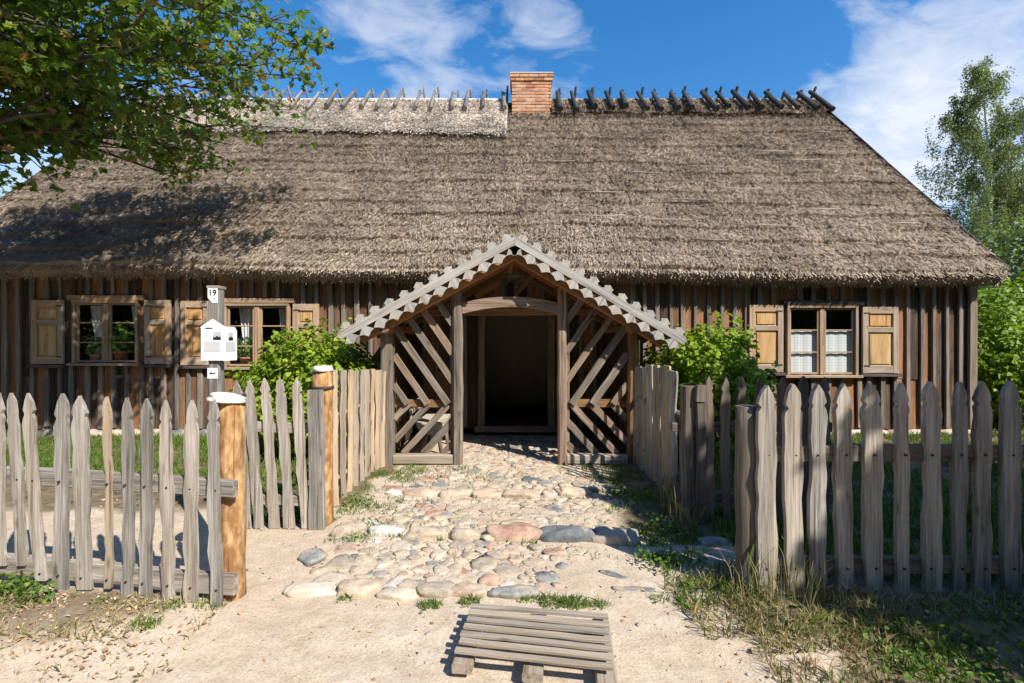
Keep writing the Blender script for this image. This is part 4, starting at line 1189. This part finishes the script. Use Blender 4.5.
# ---- maple whose boughs reach in from the left
def maple():
    root = thing('maple_tree', 'maple tree with browning leaves reaching over the roof from the upper left', 'tree', (-8.6, 5.0, 0))
    mb = MB(); T = Vector((-8.6, 5.0, 0))
    mb.tube([T, T+Vector((.05, 0, 1.2)), T+Vector((.15, .05, 2.6)), T+Vector((.3, .1, 4.2)), T+Vector((.4, .1, 6.5)), T+Vector((.5, .2, 9))], [.34, .27, .24, .2, .14, .05], 14)
    mb.build('trunk', M['bark'], root)
    def at3(px, py, y):
        if py > 55: y *= 1.16
        return Vector((ax(px, y), y, az(py, y)))
    # bough ends in metres: x, y, z
    ends = [at3(322, 30, 6.4), at3(338, 48, 6.5), at3(305, 80, 6.8), at3(292, 128, 7.0), at3(240, 168, 6.8), at3(205, 150, 7.3), at3(300, 62, 6.9), at3(285, 105, 7.2), at3(258, 128, 7.3), at3(225, 158, 7.0), at3(182, 158, 6.6), at3(140, 150, 6.2), at3(95, 140, 5.7), at3(60, 118, 5.5),
            at3(20, 100, 5.2), at3(150, 132, 6.4), at3(205, 140, 6.6), at3(120, 105, 6.0), at3(232, 145, 6.9), at3(262, 100, 6.8), at3(280, 78, 6.6), at3(175, 95, 6.3), at3(300, 40, 6.4), at3(265, 60, 6.2), at3(250, 40, 6.0), at3(200, 80, 5.8), at3(150, 40, 5.4), at3(110, 75, 5.6), at3(235, 0, 6.8), at3(60, 50, 5.0), at3(20, 60, 5.6), at3(290, 10, 6.6), at3(170, 118, 7.4),
            at3(180, 10, 6.2), at3(80, 10, 5.5), at3(210, -30, 6.0), at3(120, -40, 5.6), at3(40, -30, 5.2), at3(-40, 40, 5.4), at3(-60, -40, 5.0), at3(10, 5, 6.2), at3(120, 128, 7.0),
            Vector((-3.4, 4.2, 6.3)), Vector((-2.6, 4.4, 6.5)), Vector((-4.2, 4.4, 6.0)), Vector((-4.6, 5.8, 5.6)), Vector((-4.6, 3.9, 5.4)), Vector((-5.3, 4.2, 5.6)), Vector((-3.8, 7.0, 7.2)), Vector((-4.4, 6.4, 6.4)), Vector((-4.9, 7.4, 7.0)), Vector((-5.6, 7.2, 6.4)), Vector((-3.4, 3.7, 5.9)), Vector((-5.2, 7.9, 5.9)), Vector((-5.8, 8.0, 5.5)), Vector((-6.4, 7.9, 5.4)), Vector((-4.7, 7.8, 6.0)), Vector((-6.9, 7.6, 5.6)), Vector((-4.2, 4.6, 4.5)), Vector((-3.6, 4.9, 4.6)), Vector((-4.8, 5.0, 4.4)), Vector((-3.0, 5.0, 4.9)), Vector((-4.4, 5.4, 4.3)), Vector((-3.6, 5.6, 4.3)), Vector((-5.0, 5.6, 3.9)), Vector((-4.2, 5.9, 4.0)), Vector((-5.6, 5.2, 4.2)), Vector((-5.8, 4.6, 4.6)), Vector((-2.1, 4.5, 5.5)), Vector((-2.6, 4.3, 5.5)), Vector((-3.1, 4.6, 5.3)), Vector((-3.6, 4.4, 5.5)), Vector((-4.0, 4.7, 5.2)), Vector((-4.5, 4.3, 5.4)), Vector((-5, 4.6, 5.1)), Vector((-5.4, 4.2, 5.2)), Vector((-2.4, 4.0, 6.1)), Vector((-3.2, 3.9, 5.9)), Vector((-4.1, 3.9, 5.7)), Vector((-4.8, 3.8, 5.7)),
            Vector((-5.4, 6.2, 6.6)), Vector((-6.2, 4.6, 6.9)), Vector((-7, 6.8, 6.2)), Vector((-7.4, 3.4, 6.4)), Vector((-10.6, 5, 6)), Vector((-9.8, 6.8, 6.8)), Vector((-9.6, 3.2, 6.4)), Vector((-8, 5.4, 9.2)), Vector((-6.8, 5.4, 8.2)),
            Vector((-9.8, 5.2, 8.2)), Vector((-5.4, 5.0, 4.6)), Vector((-6.2, 5.6, 4.3))]
    br = MB(); C = []; tone = []
    for e in ends:
        d0 = (e - T); hz = math.hypot(d0.x, d0.y)
        z0 = min(7, max(2.6, e.z - hz*.35))
        p0 = T + Vector((.25, .08, z0))
        L = (e-p0).length
        b = branch(p0, e, .10*L, 8, .5)
        br.tube(b, [max(.006, .055*(1-i/8.6)) for i in range(9)], 6)
        brown = random.random()
        # twigs over the outer two thirds of the bough
        nt = int((4 + L*2.7)*(.85 if e.y > 6.4 else 1)) + (9 if e.y < 4.9 and e.z > 5 else 0)
        for k in range(nt):
            q = random.uniform(.22, 1.0)**.6; i = min(7, int(q*8)); f = q*8 - i
            p = b[i].lerp(b[i+1], f)
            w = Vector((random.gauss(0, .33), random.gauss(0, .33), random.gauss(-.05, .20)))
            tip = p + w
            br.tube([p, p.lerp(tip, .5) + Vector((0, 0, .03)), tip], [.008, .006, .003], 4)
            m_ = random.randint(8, 15)
            tb = random.random() < .08
            for _ in range(m_):
                h = random.uniform(.25, 1.1)
                C.append(p + w*h + Vector((random.gauss(0, .085), random.gauss(0, .085), random.gauss(0, .06))))
                v = random.gauss(.36, .16) + (.34 if tb else 0)
                if random.random() < .05: v = random.uniform(.8, 1)
                tone.append(min(1, max(0, v)))
    br.build('branches', M['bark'], root)
    C = np.array([tuple(c) for c in C])
    leaves('foliage', C, .105, M['maple_leaf'], root, MAPLE, .35, np.tile(np.array(SUN_DIR)*.55, (len(C), 1)), .6, np.array(tone))
    print('maple leaves', len(C))
maple()

# ---- tree outside the frame at the right whose shade lies over the right fence
def shade_tree():
    c = (7.5, .59, 4.2)
    root = thing('linden_tree', 'broad leafy tree standing right of the path behind the photographer', 'tree', (c[0], c[1], 0))
    mb = MB(); mb.tube([(c[0], c[1], 0), (c[0]+.05, c[1], 1.6), (c[0], c[1]+.05, 3.4), (c[0]+.1, c[1], 5.8)], [.24, .2, .15, .04], 10)
    mb.build('trunk', M['bark'], root)
    P, d = blob_points(c, (2.8, 2.8, 2.65), 28000, 21, .1, .10)
    leaves('foliage', P, .2, M['bush_leaf'], root, OVAL, .7, d*.4, .3)
shade_tree()

# ---- birch
def birch(x, y, h, label, seed, n, spread):
    rr = random.Random(seed)
    root = thing('birch_tree', label, 'tree', (x, y, 0))
    mb = MB(); pts = [Vector((x + .25*math.sin(i*.9+seed)*i/8, y, h*.97*i/8)) for i in range(9)]
    mb.tube(pts, [.19*(1-i/8.4)+.012 for i in range(9)], 8)
    mb.build('trunk', M['birch_bark'], root)
    br = MB(); C = []
    for k in range(n):
        q = rr.uniform(.16, .97); i = min(7, int(q*8)); p = pts[i].lerp(pts[i+1], q*8-i)
        a = rr.uniform(0, 6.283); L = spread*(1.05-q)**.75*rr.uniform(.5, 1.1)*(1 if q > .3 else .8)
        rise = L*rr.uniform(.45, .9)
        e = p + Vector((math.cos(a)*L, math.sin(a)*L, rise))
        b = [p, p.lerp(e, .5) + Vector((0, 0, .12*L)), e]
        br.tube(b, [.03*(1.1-q), .02*(1.1-q)+.003, .004], 4)
        for _ in range(int(6 + L*7)):
            f = rr.uniform(.35, 1.05); s = p.lerp(e, f) + Vector((rr.gauss(0, .1), rr.gauss(0, .1), .1*L*rr.random()))
            dl = rr.uniform(.4, 1.7)*(.5 + .5*L/spread)
            end = s + Vector((rr.gauss(0, .12), rr.gauss(0, .12), -dl))
            br.tube([s, end], [.004, .002], 3)
            for t in range(int(9 + dl*16)):
                g = rr.random(); C.append(s.lerp(end, g) + Vector((rr.gauss(0, .07), rr.gauss(0, .07), rr.gauss(0, .05))))
    br.build('branches', M['bark'], root)
    C = np.array([tuple(c) for c in C]); print('birch leaves', len(C))
    leaves('foliage', C, .095, M['birch_leaf'], root, DIAM, .3, None, .9)
M['birch_bark'] = plain('white_birch_bark', (.55, .53, .5), .8, .2, 8, .5)
birch(24.6, 25, 16.8, 'tall loose birch with drooping twigs rising beyond the right end of the house', 4, 130, 4.6)
birch(27.6, 26, 15.0, 'second birch standing to the right of the tall one', 9, 80, 3.6)

for i, (c, r, n, lab) in enumerate([
    ((8.9, 8.9, 1.05), (.85, .9, 1.15), 5000, 'bright green shrub against the right corner of the house'),
    ((10.6, 9.8, 1.35), (1.25, 1.1, 1.45), 6000, 'broad bright green shrub right of the one at the house corner'),
    ((13.0, 12.4, 1.4), (1.9, 1.5, 1.45), 6000, 'tall green shrub standing behind the two bright ones by the house corner')]):
    shrub('tall_shrub', lab, 'shrub', c, r, n, .12 + .02*i, M['hedge_leaf'], 30+i*3, 'shrubs beyond the right corner of the house')
def round_tree(name, label, c, r, n, leaf, mat, seed, group=None):
    root = thing(name, label, 'tree', (c[0], c[1], 0), group)
    mb = MB(); mb.tube([(c[0], c[1], 0), (c[0]+.1, c[1], c[2]*.5), (c[0], c[1], c[2]+r[2]*.5)], [.2, .15, .04], 8); mb.build('trunk', M['bark'], root)
    Ps = []; Ds = []
    for k in range(9):
        dd = Vector((random.gauss(0, 1), random.gauss(0, 1), random.gauss(0, 1))).normalized()
        cc = Vector(c) + Vector((dd.x*r[0], dd.y*r[1], dd.z*r[2]))*.55
        P, d = blob_points(tuple(cc), tuple(q*.55 for q in r), n//9, seed+k, .4, .35); Ps.append(P); Ds.append(d)
    P = np.concatenate(Ps); d = np.concatenate(Ds); ok = P[:, 2] > .3
    leaves('foliage', P[ok], leaf, mat, root, OVAL, .5, d[ok], .3)
round_tree('broadleaf_tree', 'dense green tree below the birch behind the shrubs', (19.5, 18, 3.0), (3.2, 2.5, 2.9), 9000, .2, M['birch_leaf'], 50)
round_tree('broadleaf_tree', 'pale yellowish tree beyond the left end of the roof', (-20.5, 19.5, 5.2), (2.6, 2.2, 3.0), 4500, .17, M['far_leaf'], 70)
round_tree('broadleaf_tree', 'dark green tree at the far right behind the birch', (30, 24, 3.6), (4.0, 3, 3.6), 7000, .26, M['birch_leaf'], 90)

# ---- unseen trees added behind the photographer to darken pane reflections and block sky fill
Ps = []; Ds = []
for k in range(16):
    a_ = R(200 + 140*k/15); rr_ = random.uniform(20, 24); h_ = random.uniform(7.6, 8.8)*(.72 if abs(200 + 140*k/15 - 312) < 24 else 1)
    P, d = blob_points((rr_*math.cos(a_), rr_*math.sin(a_), h_), (3.8, 3.8, h_*1.0), 1900, k*5, .3, .18, .2); Ps.append(P); Ds.append(d)
tag(leaves('added_woodland', np.concatenate(Ps), .75, M['maple_leaf'], None, OVAL, .4, np.concatenate(Ds), .3, np.clip(RNG.normal(.3, .15, sum(map(len, Ps))), 0, .6)), kind='stuff')

# ---- potted plants on the sills
def potted(x, y, z, s, lab, n=120):
    root = thing('potted_plant', lab, 'plant', (x, y, z), 'pot plants behind the left windows')
    mb = MB(); rs = []; gs = []
    for r, h in ((.055, 0), (.075, .11), (.083, .112), (.083, .135), (.07, .135)):
        rs.append([Vector((x+r*s*math.cos(6.283*i/14), y+r*s*math.sin(6.283*i/14), z+h*s)) for i in range(14)]); gs.append([tuple(p) for p in rs[-1]])
    mb.rings(rs, gs, None, True); mb.build('pot', M['terracotta'], root)
    P, d = blob_points((x, y, z+.28*s), (.14*s, .1*s, .17*s), n, x*7, .2, .3)
    leaves('foliage', P, .065*s, M['pot_leaf'], root, OVAL, .3, d)
    st = MB()
    for k in range(5): st.tube([(x, y, z+.1*s), (x+random.uniform(-.06, .06)*s, y+random.uniform(-.05, .05)*s, z+.33*s)], [.005, .003], 4)
    st.build('stem', M['pot_leaf'], root)
sl = MB()
for o in WIN: sl.board((o[0]-.05, WY+.13, o[2]-.03), (o[1]+.05, WY+.13, o[2]-.03), .19, .03, (0, 0, 1))
sl.build('inner_sill', M['frame'], house)
potted(ax(96, 8.1), 8.1, WIN[0][2]-.013, 1.0, 'small green pot plant behind the left pane of the far left window')
potted(ax(121, 8.1), 8.1, WIN[0][2]-.013, 1.45, 'tall bright green pot plant behind the right pane of the far left window', 200)
potted(ax(246, 8.1), 8.1, WIN[1][2]-.013, 1.15, 'spiky green pot plant in a clay pot in the window behind the sign', 120)

# ================================================================== GRASS
def grass(name, pts, hmin, hmax, mat, kind='stuff', wd=(.003, .007), lean=.45, tone=None, bunch=1):
    n = len(pts)
    P = np.repeat(pts, bunch, 0)
    if bunch > 1: P = P + RNG.normal(0, .016, P.shape)*np.array([1, 1])
    n = len(P)
    z = gh_np(P[:, 0], P[:, 1]) - .006
    B = np.stack([P[:, 0], P[:, 1], z], -1)
    h = RNG.uniform(hmin, hmax, n)*RNG.uniform(.6, 1, n)
    a = RNG.uniform(0, 6.283, n); ln = np.minimum(np.abs(RNG.normal(0, lean, n)), 1.1)
    d = np.stack([np.cos(a)*ln, np.sin(a)*ln, np.ones(n)], -1); d /= np.linalg.norm(d, axis=1)[:, None]
    w = RNG.uniform(*wd, n); pa = RNG.uniform(0, 6.283, n)
    side = np.stack([np.cos(pa), np.sin(pa), 0*a], -1)*w[:, None]
    m = B + d*h[:, None]*.55
    t = m + (d*np.array([1.9, 1.9, .6]))*h[:, None]*.45
    V = np.empty((n, 5, 3)); V[:, 0] = B-side; V[:, 1] = B+side; V[:, 2] = m+side*.75; V[:, 3] = t; V[:, 4] = m-side*.75
    F = np.arange(n*5).reshape(n, 5)
    r = np.clip(RNG.normal(.45, .25, n), 0, 1) if tone is None else tone(n)
    o = np_mesh(name, V.reshape(-1, 3), F, r, mat)
    return tag(o, kind=kind)
def scatter(n, x0, x1, y0, y1, thr=None, sc=2.0, seed=0, soft=.15):
    x = RNG.uniform(x0, x1, n); y = RNG.uniform(y0, y1, n)
    if thr is not None:
        k = np.array([mnoise.noise(Vector((a*sc, b*sc, seed))) + .5*mnoise.noise(Vector((a*sc*2.7, b*sc*2.7, seed+5))) for a, b in zip(x, y)])
        ok = k + RNG.normal(0, soft, n) > thr; x, y = x[ok], y[ok]
    return np.stack([x, y], -1)
grass('lawn_grass', np.concatenate([scatter(30000, 1.75, 9, 4.2, 7.85, -.3, 1.3, 1), scatter(9000, 1.6, 4.5, 2.98, 4.3, -.35, 1.6, 2), scatter(4500, 7.6, 15, 4, 12)]), .05, .17, M['grass'])
grass('lawn_grass', np.concatenate([scatter(24000, -8.5, -1.7, 5.5, 7.85, -.25, 1.3, 3), scatter(4500, -4.5, -1.75, 5.0, 5.6, .05, 1.8, 4), scatter(2500, -2.6, -1.7, 4.1, 5.1, -.1, 2, 6)]), .05, .17, M['grass'])
# verges: path fringes
grass('verge_grass', np.concatenate([scatter(2600, -1.62, -1.05, 4.3, 6.0, .0, 3, 7), scatter(900, -1.5, -.3, 5.3, 6.05, .1, 3, 8), scatter(3600, .85, 1.5, 3.6, 6.0, -.02, 3, 9), scatter(700, .6, 1.4, 5.6, 6.05, .0, 3, 10),
                                     scatter(500, -1.45, -1.0, 3.7, 4.2, .0, 3, 11), scatter(3200, -1.3, .9, 3.4, 6.0, .22, 4, 12)]), .025, .09, M['grass'], wd=(.002, .0045))
# bank below the right fence: long mixed straw and green
tn = lambda n: np.clip(RNG.normal(.42, .3, n), 0, 1)
pb = np.concatenate([scatter(3000, 1.25, 2.1, 2.35, 2.86, -.15, 2.2, 13), scatter(1700, 1.0, 1.5, 2.5, 3.2, -.2, 2.2, 14), scatter(2200, 1.9, 4.2, 2.55, 2.84, -.05, 2.4, 15), scatter(1500, 1.2, 1.9, 1.9, 2.4, .1, 2.6, 20)])
grass('dry_grass', pb, .04, .155, M['dry_grass'], tone=tn, lean=.8, wd=(.0016, .0036))
grass('verge_grass', np.concatenate([scatter(7000, 1.45, 4.0, 1.75, 2.6, -.1, 2.2, 16), scatter(700, .95, 1.4, 2.75, 3.5, -.1, 3, 17)]), .04, .15, M['grass'], lean=.7, wd=(.002, .0045))
# foot of the left fence
grass('dry_grass', np.concatenate([scatter(2600, -3.6, -1.65, 2.45, 2.85, .0, 3, 18), scatter(700, -3.6, -1.6, 2.2, 2.5, .2, 3, 19)]), .02, .10, M['dry_grass'], tone=lambda n: np.clip(RNG.normal(.45, .3, n), 0, 1), lean=1.0, wd=(.0015, .0035))
def spots(lst):
    o = []
    for x, y, r, n in lst:
        a = RNG.uniform(0, 6.283, n); q = r*np.sqrt(RNG.uniform(0, 1, n)); o.append(np.stack([x+np.cos(a)*q*1.3, y+np.sin(a)*q], -1))
    return np.concatenate(o)
def gp(px, py): y = CAM_Z*FPX/(py-341.5); return ax(px, y), y
SP_ = [(430, 606, .055, 170), (470, 603, .05, 130), (552, 603, .07, 260), (575, 604, .07, 260), (600, 606, .05, 120), (527, 600, .05, 90), (146, 632, .055, 130), (20, 596, .10, 260), (395, 536, .05, 90), (365, 532, .05, 80), (530, 543, .05, 70),
       (345, 600, .04, 60), (330, 520, .06, 90), (320, 527, .04, 60), (360, 540, .07, 90), (660, 600, .05, 70), (690, 606, .06, 140), (690, 545, .08, 200), (715, 590, .07, 200), (735, 600, .06, 200), (665, 560, .06, 120), (440, 540, .03, 40), (655, 545, .06, 120), (640, 535, .05, 60), (208, 612, .06, 70), (170, 615, .05, 50), (100, 610, .04, 40)]
grass('grass_tuft', spots([(*gp(a, b), r, n) for a, b, r, n in SP_]), .025, .085, M['grass'], lean=.6, wd=(.0015, .0035))
# tall stalks beside the right post
grass('tall_grass', spots([(1.45, 4.3, .12, 90), (1.50, 4.55, .1, 60), (1.38, 3.9, .1, 50), (1.40, 2.78, .1, 60), (1.62, 2.75, .12, 60)]), .2, .55, M['dry_grass'], tone=lambda n: np.clip(RNG.normal(.3, .2, n), 0, 1), lean=.22, wd=(.0015, .0032))
# broad leaved weeds
Wd = spots([(-3.05, 2.86, .16, 260), (-2.75, 2.78, .08, 70), (1.05, 3.35, .16, 160), (1.2, 3.9, .2, 220), (1.3, 4.6, .2, 200), (2.05, 2.2, .3, 260), (2.45, 2.45, .25, 160), (1.0, 4.9, .15, 90), (-1.45, 4.6, .12, 70)])
Wz = gh_np(Wd[:, 0], Wd[:, 1]) + RNG.uniform(.01, .10, len(Wd))
tag(leaves('weeds', np.column_stack([Wd, Wz]), .032, M['grass'], None, OVAL, .9, None, .2, np.clip(RNG.normal(.45, .25, len(Wd)), 0, 1)), kind='stuff')
# fallen leaves and bits of straw
Lf = np.concatenate([scatter(700, -3.6, -1.6, 2.2, 2.9, -.2, 2, 25), scatter(160, -3.0, 1.3, 2.0, 3.4), scatter(120, 1.2, 3.5, 2.2, 2.85), scatter(120, -1.5, 1.3, 3.4, 6)])
tag(leaves('fallen_leaves', np.column_stack([Lf, gh_np(Lf[:, 0], Lf[:, 1]) + .012]), RNG.choice([.016, .022, .03, .05], len(Lf), p=[.45, .37, .17, .01]), M['litter'], None, OVAL, 2.2, None, 0.0), kind='stuff')

# ================================================================== SKY, SUN, CAMERA
w = bpy.data.worlds.new('World'); scene.world = w; w.use_nodes = True
nt = w.node_tree; nt.nodes.clear(); n = N(nt)
elev = math.asin(SUN_DIR.z); rot = math.atan2(SUN_DIR.x, SUN_DIR.y)
sky = n('ShaderNodeTexSky', sky_type='NISHITA', sun_disc=False, sun_elevation=elev, sun_rotation=rot, air_density=1.0, dust_density=.35, ozone_density=2.2, altitude=100)
hs = n('ShaderNodeHueSaturation', {'Color': sky.outputs[0], 'Saturation': 1.36, 'Value': 1.22, 'Hue': .5, 'Fac': 1.0})
tc = n('ShaderNodeTexCoord').outputs['Generated']
sp_ = n('ShaderNodeSeparateXYZ', {0: tc})
zc = n.math('ADD', n.math('MAXIMUM', sp_.outputs[2], 0.0), .22)
cv = n('ShaderNodeCombineXYZ', {0: n.math('DIVIDE', sp_.outputs[0], zc), 1: n.math('DIVIDE', sp_.outputs[1], zc), 2: 0.0})
c1 = n.noise(cv.outputs[0], (1.35, 1.9, 1), 9, .58, 1.0, .35)
c2 = n.noise(cv.outputs[0], (5.5, 7.5, 1), 6, .6, 1.0, .6)
def bump_at(px, py, wid, amt):
    v = Vector((px-512, FPX, 341.5-py)).normalized()
    dp = n('ShaderNodeVectorMath', {0: tc, 1: tuple(v)}, operation='DOT_PRODUCT').outputs['Value']
    return n.math('MULTIPLY', n.math('SMOOTH_MAX' if False else 'POWER', n.math('MAXIMUM', dp, 0.0), 1/(1-math.cos(R(wid)))*.7), amt)
reg = None
for b in ((925, 110, 8, .10), (900, 60, 7, .05), (990, 30, 8, .09), (870, 175, 6, .10), (940, 200, 6, .11), (575, 45, 4.5, .10), (440, 75, 6, .08), (400, 20, 6, .07), (700, 78, 4, .06), (20, 165, 7, .20), (720, 20, 6, -.12), (360, 60, 3, -.02), (640, 30, 4, -.12), (310, 90, 4, -.05), (800, 50, 4, -.10)):
    q = bump_at(*b); reg = q if reg is None else n.math('ADD', reg, q)
f = n.math('ADD', n.math('MULTIPLY_ADD', c2, .55, n.math('MULTIPLY', c1, .62)), reg)
cl = n.ramp(f, [(.60, (0, 0, 0)), (.74, (.45, .45, .45)), (.95, (.9, .9, .9))])
mix = n.mix(cl, hs.outputs[0], (5.4, 5.6, 6.0))
bg = n('ShaderNodeBackground', {'Color': mix, 'Strength': .105})
o = n('ShaderNodeOutputWorld'); nt.links.new(bg.outputs[0], o.inputs[0])

sd = bpy.data.lights.new('sun', 'SUN'); sd.energy = 5.0; sd.angle = R(.53); sd.color = (1, .93, .82)
so = bpy.data.objects.new('sun', sd); COL.objects.link(so)
so.rotation_euler = (-SUN_DIR).to_track_quat('-Z', 'Y').to_euler(); so.location = SUN_DIR*40

cd = bpy.data.cameras.new('camera'); cd.sensor_width = 36; cd.lens = FPX/1024*36; cd.clip_end = 3000; cd.clip_start = .05
co = bpy.data.objects.new('camera', cd); COL.objects.link(co); co.location = (0, 0, CAM_Z); co.rotation_euler = (math.pi/2, 0, 0)
scene.camera = co
scene.view_settings.view_transform = 'Standard'; scene.view_settings.look = 'None'
scene.view_settings.exposure = .74; scene.view_settings.gamma = 1
scene.cycles.use_denoising = True
try: scene.cycles.denoiser = 'OPENIMAGEDENOISE'
except Exception: pass
scene.cycles.max_bounces = 6; scene.cycles.transparent_max_bounces = 12
